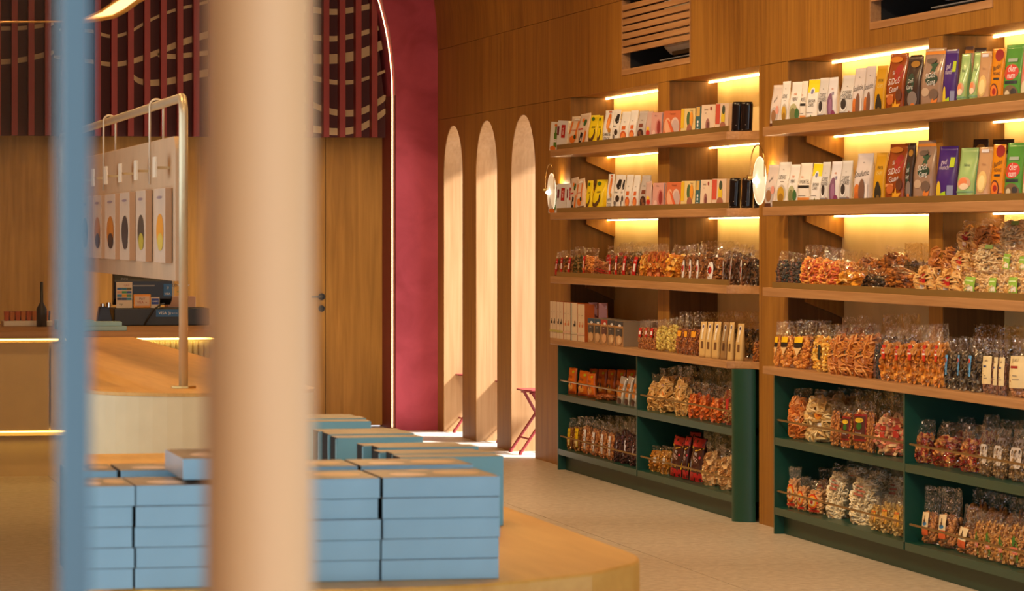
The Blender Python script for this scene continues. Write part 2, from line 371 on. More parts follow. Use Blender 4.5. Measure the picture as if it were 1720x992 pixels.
# ------------------------------------------------------------------ ventilation grilles in the wood band
def vent(k, label):
    a, b = V[k]; g = empty('air_vent', (XW, a, ZG), label=label, cat='vent', group=None); X0, Y0, Z0 = XW, a, ZG; L = a-b
    H = ZV-ZG-.003
    fr = MB().box(-.004, .05, -L, 0, 0, .035).box(-.004, .05, -L, -L+.012, .035, H).box(-.004, .05, -.012, 0, .035, H)
    build('frame', fr, W_SHELF, g)
    build('duct_lining', MB().box(.6, .62, -L, 0, 0, H).box(.05, .6, -L, -L+.01, 0, H).box(.05, .6, -.01, 0, 0, H).box(.05, .6, -L+.01, -.01, 0, .01).box(.05, .6, -L+.01, -.01, H-.01, H), M_DARK, g)
    z = .135; 
    while z < H-.03:
        build('slat', MB().box(-.002, .018, -L+.012, -.012, z, z+.033), W_SHELF, g); z += .0444
    ac = build('air_conditioner', MB().prism([(.10, .42), (.10, .14), (.14, .10), (.34, .075), (.50, .11), (.50, .42)], 'Y', -L+.03, -L*.40), M_WHITE, g)
    build('outlet', MB().prism([(.125, .113), (.15, .095), (.30, .078), (.30, .072), (.13, .09)], 'Y', -L+.05, -L*.45), M_BLACK, ac)
    build('flap', MB().prism([(.07, .06), (.30, .04), (.30, .046), (.07, .066)], 'Y', -L+.02, -L*.40), M_GREY, ac)
    return g
vent(0, 'slatted wood air vent above the left shelf unit, cassette showing inside')
vent(1, 'air vent opening at the top edge above the right shelf unit')
# ------------------------------------------------------------------ shelves, light strips, brackets
UN = [('left', 0, (924, 935, 1220, 1275), NI[0:2]), ('right', 2, (1281, 1297, None, None), NI[2:4])]
ORD = ['top', 'second', 'third']
for side, ni, (pl, plip, pc, pe), nis in UN:
    yl = Yx(pl, XS); yc = Yx(pc, XS) if pc else NI[3][1]-.1; ye = yw(pe) if pe else yc
    def outline():
        p = [(XS, yl), (XS, yc)]
        if pc: p += [(XS+(XW-XS)*math.sin(R(d)), ye+(yc-ye)*math.cos(R(d))) for d in range(10, 90, 10)]
        p += [(XW, ye)]
        if not pc: pass
        for a, b in reversed(nis): p += [(XW, b), (XN, b), (XN, a), (XW, a)]
        p += [(XW, yl)]
        q = []
        for t in p:
            if not q or (abs(q[-1][0]-t[0])+abs(q[-1][1]-t[1])) > 1e-4: q.append(t)
        return q
    for s in range(3):
        zb = ZS[s]
        th = .045
        sh = empty('wall_shelf', (XS, yl, zb), label='%s long oak shelf of the %s wall unit' % (ORD[s], side), cat='shelf')
        build('board', MB().prism([(x-XS, y-yl) for x, y in outline()], 'Z', 0, th-(.006 if pc else 0)*0), W_SHELF, sh, bevel=.003)
        y2 = yc
        build('front_lip', MB().box(.010, .018, y2-yl, Yx(plip, XS+.01)-yl, th, th+.030), M_LIP, sh)
        if s < 2:
            for a, b in nis:
                st = build('light_strip', MB().box(XN-.055-XS, XN-.043-XS, b-yl, a-yl, -.007, 0), M_LED, sh)
        a = nis[0][0]; pxa = 983 if side == 'left' else 1351; xg = Xy(pxa, a)
        build('bracket', MB().prism([(xg-XS, 0), (XN-XS, 0), (XN-XS, -.115), (xg-XS, -.032)], 'Y', a-yl-.04, a-yl-.002), W_WALL, sh)
    for i, (a, b) in enumerate(nis):
        o = build('light_strip', MB().box(XN-.055, XN-.043, b, a, ZH-.012, ZH-.003), M_LED)
        tag(o, 'glowing light strip under the header of the %s bay, %s unit' % (('far', 'near')[i], side), 'light')
    ct = empty('countertop', (XS, yl, ZCT), label='oak counter board on the green base cabinet of the %s unit' % side, cat='countertop')
    build('board', MB().prism([(x-XS, y-yl) for x, y in outline()], 'Z', 0, .04), W_SHELF, ct, bevel=.003)
# green base cabinets
CAB = []
for side, pl, pd, pr in (('left', 936.5, 1069.5, 1229), ('right', 1299.5, 1518.5, None)):
    yl = Yx(pl, XC); yd = Yx(pd, XC); yr = Yx(pr, XC) if pr else NI[3][1]
    g = empty('base_cabinet', (XC, yl, 0), label='dark green open base cabinet of the %s unit with brass rails' % side, cat='cabinet')
    D = XN-XC; zt = ZCT-.001; T = .022
    def cb(n, *a, m=M_GREEN, **k): return build(n, MB().box(*a), m, g, **k)
    ns = NI[0:2] if side == 'left' else NI[2:4]
    a0 = min(0, ns[0][0]-yl-.002)
    cb('side_panel', 0, XW-XC-.001, a0-T, 0, 0, zt); cb('side_panel', XW-XC-.001, D, a0-T, a0, .101, zt)
    cb('divider', 0, D, yd-yl-T/2, yd-yl+T/2, .139, zt)
    cb('side_panel', .02, D, yr-yl, yr-yl+T, .139, zt)
    cb('back_panel', D-.012, D, yr-yl+T, a0-T, .139, zt)
    for z0, z1 in ((.101, .139), (.461, .500)):
        cb('shelf', .001, D-.012, yd-yl+T/2, a0-T, z0, z1); cb('shelf', .001, D-.012, yr-yl+.0, yd-yl-T/2, z0, z1)
    cb('toe_kick', .05, .065, yr-yl, a0-T, 0, .101, m=M_GREEND)
    if pr:
        r = XW-XC-.001
        pts = [(r, yr-yl), (0, yr-yl)]+[(r-r*math.cos(R(d)), yr-yl-r*math.sin(R(d))) for d in range(6, 91, 6)]
        build('rounded_end', MB().prism(pts, 'Z', 0, zt), M_GREEN, g)
    for z in (.222, .589):
        for a, b in ((a0-T-.002, yd-yl+T/2), (yd-yl-T/2-.03, yr-yl+T)):
            build('rail', MB().tube([(.016, a, z), (.016, b+(-.02 if 0 else 0), z)], .0055, 8), M_BRASSD, g)
    CAB.append((g, yl, yd, yr))
# ------------------------------------------------------------------ wall sconces
def sconce(pxc, pyc, label):
    X = XW-.075; y = Yx(pxc, X); z = Zp(pyc, X, y)
    g = empty('wall_sconce', (XW, y, z), label=label, cat='lamp', group='disc sconces')
    r = .122
    pts = [(X-XW-.012, -r-.012, .0)]+[(X-XW-.012, -(r+.012)*math.cos(R(d)), .055+.115*math.sin(R(d))) for d in range(0, 181, 12)]+[(X-XW-.012, r+.012, 0)]
    build('hoop', MB().tube([(X-XW-.012, -r-.012, 0)]+pts[1:-1]+[pts[-1]], .0035, 8), M_BRASS, g)
    build('arm', MB().tube([(0, r+.012, 0), (X-XW-.012, r+.012, 0)], .007, 8).tube([(X-XW-.03, r+.012, 0), (X-XW, r+.012, 0)], .014, 12), M_BRASS, g)
    build('wall_plate', MB().tube([(-.012, r+.012, 0), (0, r+.012, 0)], .035, 20), M_BRASS, g)
    d = MB(); n = 28; rings = [(0, .016), (.35, .0145), (.7, .010), (.93, .004), (1, .0)]
    vs = []; 
    for s_ in (-1, 1):
        for q, t in rings:
            for k in range(n): vs.append((X-XW+s_*t, -.0+r*q*math.cos(6.2832*k/n), -.02+r*q*1.03*math.sin(6.2832*k/n)))
    fs = []
    for s_ in (0, 1):
        o = s_*len(rings)*n
        for i in range(len(rings)-1):
            for k in range(n): fs.append((o+i*n+k, o+i*n+(k+1) % n, o+(i+1)*n+(k+1) % n, o+(i+1)*n+k))
    build('glass_disc', d.add(vs, fs), M_DISC, g, smooth=True)
    build('disc_rim', MB().tube([(X-XW, r*math.cos(6.2832*k/32), -.02+r*1.03*math.sin(6.2832*k/32)) for k in range(33)], .0032, 6, cap=False), M_DISCR, g)
    build('bulb', MB().tube([(X-XW-.020, .01, -.02-.014), (X-XW-.020, .01, -.02-.006), (X-XW-.020, .01, -.02+.006), (X-XW-.020, .01, -.02+.014)], [.006, .016, .016, .006], 12), M_BULB, g, smooth=True)
    l = lamp('sconce_light', 'POINT', (X+.03, y+.02, z+.02), 2.0, (1, .72, .4), .02)
M_DISC = emis('frosted disc', (1.0, .70, .40), .30); M_DISCR = emis('disc rim', (1, .8, .55), .9); M_BULB = emis('bulb', (1, .88, .66), 22)
sconce(926.5, 318, 'brass sconce with a glowing frosted disc at the far left shelf end')
sconce(1276, 297, 'brass sconce with a glowing frosted disc between the two shelf units')
# ------------------------------------------------------------------ folding stools in the arches
def stool(label, px, py, seat_py):
    x, y = onZ(px, py, 0)        # far left foot ... near left foot is .33 m nearer
    g = empty('folding_stool', (x, y, 0), label=label, cat='stool', group='red folding stools in the arches')
    H = .455; W = .33; SX = .36; r = .011
    build('seat', MB().prism([(.03+.02*(1-math.cos(R(a))) if 0 else v[0], v[1]) for a, v in [(0, p) for p in [(.035, -W+.03), (.055, -W-.005), (.075, -W-.02), (SX, -W-.02), (SX+.03, -W), (SX+.04, -.03), (SX+.02, .02), (.07, .02), (.045, .005), (.035, -.03)]]], 'Z', H-.012, H), M_STEELR, g, bevel=.004)
    for yy in (0, -W):
        l1 = build('leg', MB().tube([(0, yy, .012), (.29, yy, H-.02)], r, 10), M_STEELR, g)
        build('foot_cap', MB().tube([(-.004, yy, 0), (.006, yy, .03)], .0135, 10), M_STEELR, l1)
        yi = yy-.02 if yy == 0 else yy+.02
        l2 = build('leg', MB().tube([(.33, yi, .012), (.09, yi, H-.02)], r, 10), M_STEELR, g)
        build('foot_cap', MB().tube([(.334, yi, 0), (.324, yi, .03)], .0135, 10), M_STEELR, l2)
    build('rung', MB().tube([(.065, 0, .11), (.065, -W, .11)], .007, 8), M_STEELR, g)
    build('rung', MB().tube([(.27, -.02, .11), (.27, -W+.02, .11)], .007, 8), M_STEELR, g)
    build('seat_rail', MB().box(.07, .31, -.03, -.02, H-.03, H-.012).box(.07, .31, -W+.02, -W+.03, H-.03, H-.012), M_STEELR, g)
stool('red folding stool in the arch beside the burgundy wall', 750, 722.5, 627)
stool('red folding stool mostly hidden in the middle arch', 821.7, 739.5, 641)
stool('red folding stool in the arch nearest the shelves', 858, 759, 654)
# ------------------------------------------------------------------ cashier counter
YC = 23.1*CS+.35; 
def cx(px, Y=None): return Xy(px, Y or YC)
CX0, CX1 = cx(-260), cx(430); ZT = Zp(556, cx(100), YC); 
cn = empty('cashier_counter', ((CX0+CX1)/2, YC, 0), label='long cream cashier counter with oak top and two glowing lines', cat='counter')
mx_ = (CX0+CX1)/2
def cbx(n, x0, x1, y0, y1, z0, z1, m, par=cn): return build(n, MB().box(x0-mx_, x1-mx_, y0, y1, z0, z1), m, par)
cbx('top', CX0, CX1, -.05, 1.9, ZT-.045, ZT, wood('counter oak', (.26, .13, .05), (.42, .23, .09), 'X', .45, 50))
cbx('body', CX0, CX1, .06, 1.6, .26, ZT-.045, M_CREAM); 
x85 = cx(84); x118 = cx(230)
cbx('front_panel', CX0, x85-.006, .0, .06, .30, ZT-.07, M_CREAM); cbx('front_panel', x85+.006, x118, .0, .06, .30, ZT-.07, M_CREAM)
x = x118+.004; fl = MB().tube([(0, 0, 0), (0, 0, ZT-.37)], .016, 8).mesh('flute', M_CREAMF, True)
while x < CX1-.02:
    obj('flute', fl, cn, (x-mx_+.016, .022, .30)); x += .036
cbx('light_strip', CX0+.02, CX1-.02, .0, .012, ZT-.058, ZT-.046, M_LEDC := emis('counter led', (1, .68, .16), 9))
cbx('light_strip', CX0+.02, CX1-.02, .03, .042, .283, .292, M_LEDC)
cbx('toe_kick', CX0, CX1, .10, 1.5, 0, .26, M_CREAM)
# things on the counter: placed at Y of the register
YR_ = YC+1.25
def rx(px): return Xy(px, YR_)
def rz(py): return Zp(py, rx(240), YR_)
def onc(name, label, cat, px, group=None): return empty(name, (rx(px), YR_, ZT+.001), label=label, cat=cat, group=group)
g = onc('cash_drawer', 'wide black cash drawer on the counter with a blue VISA sticker', 'cash drawer', 270); X0 = rx(270)
hd_ = rz(517)-ZT
build('case', MB().box(rx(192)-X0, rx(352)-X0, 0, .4, 0, hd_-.003), mat('dark grey case', (.022, .026, .034), .45), g, bevel=.006)
build('sticker', MB().box(rx(262)-X0, rx(300)-X0, -.002, 0, rz(532)-ZT, rz(520)-ZT), mat('visa blue', (.02, .12, .35), .4), g)
def label_text(par, s, x, z, size, m, y=-.003):
    tv, tf = textmesh(s); obj('lettering', MB().add([(x+a*size, y, z+b*size) for a, b, _ in tv], tf).mesh('lettering', m, False, False), par)
M_WT = mat('white ink', (.8, .8, .8), .5)
label_text(g, 'VISA', rx(273)-X0, rz(526)-ZT, .028, M_WT)
label_text(g, '))', rx(285)-X0, rz(526)-ZT, .026, M_WT); label_text(g, 'Tap to pay', rx(293)-X0, rz(526)-ZT, .010, M_WT)
g = onc('register_monitor', 'large black register screen seen from behind above the cash drawer', 'monitor', 243); X0 = rx(243)
zb_, zt_ = rz(516)-ZT, rz(456)-ZT
build('foot', MB().box(-.12, .12, .12, .30, zb_-.004, zb_+.01), M_BLACK, g)
build('back_shell', MB().prism([(.20, zb_+.01), (.20, zt_), (.14, zt_), (.09, zt_-.06), (.09, zb_+.05)], 'X', rx(193)-X0, rx(292)-X0), M_BLACK, g, bevel=.008)
build('vent_slot', MB().box(rx(226)-X0, rx(262)-X0, .084, .09, rz(481)-ZT, rz(479)-ZT), M_GREY, g)
label_text(g, 'ZICX', rx(211)-X0, rz(469)-ZT, .022, M_GREY, .086)
s = build('sticker', MB().box(rx(277)-X0, rx(291)-X0, .083, .089, rz(498)-ZT, rz(477)-ZT), mat('visa blue', (.02, .12, .35), .4), g)
label_text(g, 'VISA', rx(283.5)-X0, rz(494)-ZT, .020, M_WT, .082); label_text(g, '))', rx(284)-X0, rz(483)-ZT, .024, M_WT, .082)
g = onc('payment_card_sign', 'white standing card with rows of small coloured payment logos', 'sign', 209.5); X0 = rx(209.5)
g.location.z = ZT+hd_; g.location.y = YR_+.03
H_ = rz(473.5)-ZT-hd_; w_ = (rx(223.5)-rx(196.5))
build('card', MB().box(-w_/2, w_/2, 0, .006, 0, H_), mat('card white', (.62, .55, .47), .6), g)
lc = [(40, 90, 150), (40, 110, 130), (90, 90, 60), (200, 150, 120), (60, 140, 90), (40, 80, 140), (40, 120, 160), (206, 150, 50), (70, 130, 100), (60, 70, 100), (50, 70, 110), (40, 130, 160)]
for q in range(12):
    a, b = (q % 3-1)*w_*.3, H_*(.74-.13*(q//3)); build('logo', MB().box(a-.016, a+.016, -.002, 0, b-.008, b+.008), col(lc[q]), g)
label_text(g, 'QRIS', w_*.15, H_*.87, .018, col((150, 50, 40)), -.001); label_text(g, 'tap', -w_*.2, H_*.15, .02, col((40, 80, 60)), -.001)
g = onc('orange_card_sign', 'small orange-framed sign leaning beside the white payment card', 'sign', 239.5); g.location.z = ZT+hd_; g.location.y = YR_+.03
w_ = rx(254)-rx(225); H_ = rz(494)-ZT-hd_
build('frame', MB().box(-w_/2, w_/2, 0, .006, 0, H_), mat('orange plastic', (.68, .27, .02), .4), g, bevel=.004)
build('face', MB().box(-w_*.42, w_*.42, -.002, 0, H_*.16, H_*.84), mat('card pink', (.62, .48, .38), .6), g)
label_text(g, 'PAY', 0, H_*.66, .022, col((60, 60, 90)), -.003); label_text(g, 'VISA  +', 0, H_*.4, .022, col((160, 40, 30)), -.003)
g = onc('blue_card_sign', 'small white and blue card sign nearest the round pole', 'sign', 261.5); g.location.z = ZT+hd_; g.location.y = YR_+.03
w_ = rx(269)-rx(254.5); H_ = rz(499)-ZT-hd_
build('card', MB().box(-w_/2, w_/2, 0, .005, 0, H_), mat('card white', (.62, .55, .47), .6), g)
build('blue_field', MB().box(-w_*.42, w_*.42, -.002, 0, H_*.32, H_*.9), mat('deep blue', (.02, .05, .30), .4), g); label_text(g, 'CARD', 0, H_*.6, .014, M_WT)
g = onc('desk_bell_lamp', 'small black card reader with chrome knobs beside the cash drawer', 'card reader', 177); X0 = rx(177)
build('body', MB().prism([(rx(163)-X0, 0), (rx(191)-X0, 0), (rx(188)-X0, .06), (rx(184)-X0, .13), (rx(168)-X0, .13), (rx(165)-X0, .06)], 'Y', 0, .12), M_BLACK, g, bevel=.006)
build('knob', MB().tube([(-.02, -.01, .13), (-.02, -.01, .150)], .016, 12).tube([(.02, -.01, .125), (.02, -.01, .158)], .018, 12), mat('chrome', (.5, .45, .38), .15, 1), g)
g['category'] = 'card reader'; g.name = 'card_reader'
g = onc('cable', 'black cable curving down in front of the cash drawer', 'cable', 255); X0 = rx(255); g2 = build('cord', MB().tube([(rx(242)-X0, -.02, .006), (rx(248)-X0, -.03, .05), (rx(258)-X0, -.03, .11), (rx(270)-X0, -.02, .145), (rx(276)-X0, .0, .15)], .006, 8), M_BLACK, g)
g = onc('pink_gift_box', 'pale pink box beside the register with a small plant on it', 'box', 318); g.location.y = YR_+.42; X0 = rx(318)
build('box', MB().box(rx(293)-X0, rx(341)-X0, 0, .2, 0, rz(500)-ZT), mat('pale pink', (.55, .33, .24), .6), g, bevel=.004)
g = onc('small_plant', 'tiny white-flowered potted plant on the pink box', 'plant', 322); g.location.z = rz(500)+.002; g.location.y = YR_+.5
build('pot', MB().tube([(0, 0, 0), (0, 0, .03)], [.022, .028], 12), M_WHITE, g)
lf = MB()
for q in range(22):
    a = random.uniform(0, 6.28); r_ = random.uniform(.01, .05); zz = random.uniform(.03, .075)
    lf.add([(0, 0, .025), (r_*math.cos(a), r_*math.sin(a), zz), (r_*math.cos(a+.4), r_*math.sin(a+.4), zz-.008)], [(0, 1, 2)])
build('leaves', lf, mat('leaf', (.08, .20, .05), .5), g)
for q in range(7): build('flower', MB().tube([(.035*math.cos(q*1.1), .03*math.sin(q*1.1), .07), (.036*math.cos(q*1.1), .03*math.sin(q*1.1), .082)], [.004, .009], 6), mat('petal', (.7, .6, .5), .6), g)
g = onc('menu_stand', 'narrow white menu card with dark handwriting beside the round pole', 'menu card', 298); g.location.y = YR_+.45
build('card', MB().box(-.025, .03, 0, .008, rz(500)-ZT, rz(462)-ZT), mat('card white', (.62, .55, .47), .6), g)
label_text(g, 'Cake', .0, (rz(480)-ZT), .045, BK_ := col((40, 30, 30)), -.001)
# flat teal gift boxes near the counter edge
for q, (pa, pb, pt, pbm, dy, lab) in enumerate([(96, 158, 545.5, 552, .35, 'teal gift box lying on the cashier counter behind the glass edge'), (100, 213, 556, 563, .02, 'long flat teal folder at the counter edge, lower of two'), (108, 205, 550, 556, .05, 'flat teal folder on top of the lower one at the counter edge')]):
    Yq = YC+dy; X0 = Xy((pa+pb)/2, Yq); hh = .028
    zz = ZT+.001 if q != 2 else ZT+.030
    g = empty('gift_box' if q == 0 else 'folder', (X0, Yq, zz), label=lab, cat='box' if q == 0 else 'folder')
    build('lid', MB().box(Xy(pa, Yq)-X0, Xy(pb, Yq)-X0, 0, .22 if q == 0 else .16, 0, hh if q else .06), M_BLUEB, g, bevel=.003)
# tray of orange flowers at the far left
g = onc('flower_tray', 'white tray of small orange and white cakes at the left end', 'tray', 40); X0 = rx(40)
build('tray', MB().box(rx(6)-X0, rx(88)-X0, 0, .25, 0, .035), M_WHITE, g, bevel=.004)
for q in range(16):
    a = rx(10+q*4.7)-X0; build('cake', MB().tube([(a+.008, .05+.08*(q % 2), .036), (a+.008, .05+.08*(q % 2), .10)], [.016, .020], 8), col([(190, 90, 50), (120, 90, 80), (200, 120, 60), (60, 50, 44)][q % 4]), g)
g = onc('bottle', 'slim dark bottle standing by the tray at the left end', 'bottle', 68); g.location.y = YR_-.10
build('glass', MB().tube([(0, 0, 0), (0, 0, .12), (0, 0, .16), (0, 0, .30)], [.035, .035, .012, .010], 12), M_BLACK, g, smooth=True)
# ------------------------------------------------------------------ tall display plinth with rounded end, hanging sample rack
PXC, PR = 1.53, .412; PY0 = 12.31+PR; ZP = 1.0
def stadium(r, n=24): return [(PXC+.09, 19.1), (PXC-r, PY0)]+[(PXC-r*math.cos(R(180*k/n)), PY0-r*math.sin(R(180*k/n))) for k in range(1, n)]+[(PXC+r, PY0), (PXC+r, 19.1)]
g = empty('display_plinth', (PXC, PY0, 0), label='long cream display plinth with rounded front and oak top', cat='plinth')
sh = lambda p: [(a-PXC, b-PY0) for a, b in p]
build('body', MB().prism(sh(stadium(PR-.003)), 'Z', 0, ZP-.012), M_CREAM, g)
build('top', MB().prism(sh(stadium(PR)), 'Z', ZP-.012, ZP), wood('plinth oak', (.48, .23, .035), (.62, .33, .07), 'Y', .4, 30), g)
FX, FY = 1.475, 12.74; ZF = Zp(155, FX, FY)-.0
g = empty('hanging_rack', (FX, FY, ZP+.001), label='brass tube frame standing on the oak plinth', cat='rack'); hh = ZF-ZP-.018
FE = FY+5.3
pts = [(0, 0, 0), (0, 0, hh-.06)]+[(0, .06-.06*math.cos(R(a)), hh-.06+.06*math.sin(R(a))) for a in range(15, 91, 15)]+[(0, FE-FY-.06, hh)]+[(0, FE-FY-.06+.06*math.sin(R(a)), hh-.06+.06*math.cos(R(a))) for a in range(15, 91, 15)]+[(0, FE-FY, 0)]
build('tube', MB().tube(pts, .0165, 16), mat('pale brass', (.62, .52, .32), .38, .6), g, smooth=True)
for yy in (0, FE-FY): build('flange', MB().tube([(0, yy, 0), (0, yy, .007)], .045, 24), M_BRASS, g)
# board hung from the bar
by0 = Yx(299, FX); by1 = FY+4.9; zb0, zb1 = Zp(472, FX, by0), Zp(228, FX, by0)
g = empty('sample_board', (FX, by0, zb0), label='cream peg board hung from the brass rail with six sample packs', cat='display board')
L, Hb = by1-by0, zb1-zb0
cr = [(0, 0), (L, 0), (L, Hb)]+[(.06*(1-math.cos(R(a))) if False else .06-.06*math.sin(R(a)), Hb-.06+.06*math.cos(R(a))) for a in range(0, 91, 15)]
build('board', MB().prism(cr, 'X', -.011, .011), mat('board cream', (.50, .33, .18), .55), g, bevel=.003)
for pp, nm in ((184, 'far'), (263, 'near')):
    yy = Yx(pp, FX); zz = ZF-.018; h_ = empty('hanging_hook', (FX, yy, zz), label='pale wire hook over the brass rail, %s one' % nm, cat='hook', group='hooks of the sample board')
    pts = [(-.026, 0, -.30), (-.026, 0, 0)]+[(-.026*math.cos(R(a)), 0, .026*math.sin(R(a))) for a in range(20, 180, 20)]+[(.026, 0, 0), (.026, 0, -.19)]
    build('wire', MB().tube(pts, .0045, 8), mat('pale wire', (.62, .50, .34), .4, .3), h_, smooth=True)
for q, (pa, pb, c1, c2) in enumerate([(136, 149, (70, 60, 60), (120, 100, 90)), (156, 170, (176, 110, 50), (60, 50, 50)), (176, 193, (190, 110, 30), (50, 36, 30)), (201, 217, (50, 46, 40), (60, 54, 48)), (228, 244, (70, 58, 40), (176, 150, 40)), (259, 277, (222, 140, 20), (206, 170, 60))]):
    Xq = FX-.040; ya, yb_ = Yx(pa, Xq), Yx(pb, Xq); zt2, zb2 = [Zp(v, Xq, yb_) for v in ((316, 440))]
    zt2, zb2 = Zp(393-(393-316)*1.0, Xq, Yx(270, Xq)), Zp(441, Xq, Yx(270, Xq))
    g = empty('sample_pack', (Xq, yb_, zb2), label='%s sample pack from the left, hanging on the cream board' % nth_(q) if False else '%s from left of the cream sample packs hung on the board' % ('first second third fourth fifth sixth'.split()[q]), cat='snack pack', group='sample packs on the board')
    Lq = ya-yb_; hq = zt2-zb2
    build('carton', MB().box(0, .026, 0, Lq, 0, hq, 0, [0, 0, 1, 0, 0, 0]), [mat('sample pink', (.56, .41, .27), .5), mat('sample side', (.42, .24, .12), .6)], g, bevel=.002)
    def ell(cy, cz, ry, rz_, c, e):
        build('printed_picture', MB().add([(-e, Lq*cy, hq*cz)]+[(-e, Lq*cy+Lq*ry*math.cos(6.2832*k/18), hq*cz+hq*rz_*math.sin(6.2832*k/18)) for k in range(18)], [(0, 1+k, 1+(k+1) % 18) for k in range(18)]), col(c), g)
    ell(.45, .42, .34, .24, c1, .001); ell(.4, .28, .26, .12, c2, .002); ell(.5, .88, .25, .02, (150, 120, 110), .001)
    t_ = empty('peg_tab', (FX-.011, yb_+Lq*.3, zt2+.05), label='small cream price tab above the %s sample pack' % ('first second third fourth fifth sixth'.split()[q]), cat='tab', group='price tabs on the board')
    build('arm', MB().box(-.05, 0, .0, .02, .02, .03), M_CREAM, t_); build('tab', MB().box(-.056, -.05, -.04, .06, -.01, .065), mat('tab cream', (.72, .60, .42), .5), t_)
# ------------------------------------------------------------------ foreground table with stacks of gift cartons
ZTB = .90
def oz(px, py): return onZ(px, py, ZTB)
XC0, XC1 = .50, 1.742; YF = 6.47
pts = [(XC1, 11.0), (XC1, 7.25)]
def arc(cx_, cy_, rx_, ry_, a0, a1, n): return [(cx_+rx_*math.cos(R(a0+(a1-a0)*k/n)), cy_+ry_*math.sin(R(a0+(a1-a0)*k/n))) for k in range(n+1)]
pts = [(XC1, 10.6)]+arc(XC1-.16, 7.12, .16, .34, 0, -52, 8)+[(1.56, 6.68), (1.415, 6.575), (1.30, 6.51), (1.194, 6.48), (1.05, 6.465), (.9, 6.475), (.78, 6.50)]+[(.70, 6.53), (.63, 6.60), (.61, 6.75), (.66, 7.4), (.93, 10.6)]
g = empty('display_table', (1.12, 8.5, 0), label='foreground oak display table with rounded corners carrying blue cartons', cat='table')
build('top', MB().prism([(a-1.12, b-8.5) for a, b in pts], 'Z', ZTB-.09, ZTB), W_TABLE, g, bevel=.006)
build('base', MB().prism([(-.30, -1.7), (.42, -1.7), (.42, 2.0), (-.1, 2.0)], 'Z', 0, ZTB-.09), M_CREAM, g)
# cartons: brown printed lid, blue sides
rnd = random.Random(3)
BW, BH = .2235, .0382
def carton(x0, y, z, wd, dp, hh, label, grp, m=M_BLUEB, pic=True, rz=0, side=M_SIDEB):
    g = empty('gift_carton', (x0, y, z), rz, label=label, cat='carton', group=grp)
    # one body, the lid face carries the brown print
    build('box', MB().box(0, wd, 0, dp, 0, hh, 0, [0, 1, 0, 0, 0, 2]), [m, M_TOPB, side], g, bevel=.0012)
    build('lid_seam', MB().box(.002, wd-.002, -.0004, .0, hh*.93, hh*.95), m, g)
    if pic:
        for (cx_, cy_, a, b, mm) in ((.28, .35, .16, .2, M_PEACH), (.72, .5, .2, .25, M_TAN), (.45, .82, .1, .08, M_TAN)):
            build('printed_picture', MB().add([(wd*cx_, dp*cy_, hh+.0004)]+[(wd*(cx_+a*math.cos(.4*k-.2*(k % 2))), dp*(cy_+b*math.sin(6.2832*k/16)), hh+.0004) if False else (wd*(cx_+a*math.cos(6.2832*k/16)), dp*(cy_+b*math.sin(6.2832*k/16)), hh+.0004) for k in range(16)], [(0, 1+k, 1+(k+1) % 16) for k in range(16)]), mm, g)
    return g
y1 = 6.725*CS+.13*SN
cols = [(Xy(131, y1), Xy(221, y1), 'leftmost'), (Xy(223, y1), Xy(436, y1), 'second'), (Xy(438, y1), Xy(639, y1), 'third'), (Xy(641, y1), Xy(840, y1), 'rightmost')]
LV = ['bottom', 'second lowest', 'middle', 'second highest', 'top']
for c_, (xa, xb, nm) in enumerate(cols):
    for k in range(5):
        jx = rnd.uniform(-.003, .003); jy = rnd.uniform(-.004, .004)
        bh = BH if c_ > 1 else BH-.0008
        carton(xa+jx, y1+jy+(.0 if c_ > 1 else -.06), ZTB+.0005+k*(bh+.0004), xb-xa-.002, .235, bh, '%s blue carton of the %s front stack on the table' % (LV[k], nm), 'blue cartons in the front stacks', pic=(k == 4), rz=rnd.uniform(-.008, .008))
    for k in range(5):
        hh = BH+.0014 if c_ > 1 else BH+.0008
        carton(xa+.002, y1+.25, ZTB+.0005+k*(hh+.0004), xb-xa-.004, .20, hh, '%s blue carton of the %s stack in the second row' % (LV[k], nm), 'blue cartons in the second row', pic=(k == 4))
xb_ = Xy(305, y1)
carton(xb_, y1-.02, ZTB+5*(BH+.0006)+.002, .215, .30, .039, 'single blue carton lying on top of the second front stack', None, side=M_TOPB)
# teal cartons standing in file behind
def teal(pl, pr, fwd, n, dp, ztop, where):
    Yf = fwd*CS+.2*SN*(.5); xl, xr = Xy(pl, Yf), Xy(pr, Yf)
    for k in range(n):
        j = rnd.uniform(-.012, .012); jz = rnd.uniform(-.003, .002)
        g = empty('gift_carton', (xl+j, Yf+k*(dp+.002), ZTB+.0005), label='%s from front of the upright teal cartons, %s' % (NUM_[k], where), cat='carton', group='upright teal cartons, '+where)
        build('box', MB().box(0, xr-xl, 0, dp, 0, ztop-ZTB+jz, 0, [0, 1, 0, 0, 0, 2]), [M_TEALB, M_TOPG, M_SIDEB], g, bevel=.0015)
        build('flap_edge', MB().box(-.0015, 0, 0, .010, .002, ztop-ZTB+jz-.003), M_TEALB, g)
NUM_ = 'first second third fourth fifth sixth'.split()
M_TOPG = plaster('taupe lid', (.19, .135, .075), (.26, .185, .10), .35, 8, .03)
teal(668, 842, 7.95, 5, .098, 1.057, 'right stack')
teal(567, 712, 8.75, 4, .10, 1.057, 'middle stack')
teal(500, 620, 9.5, 4, .10, 1.057, 'far stack')
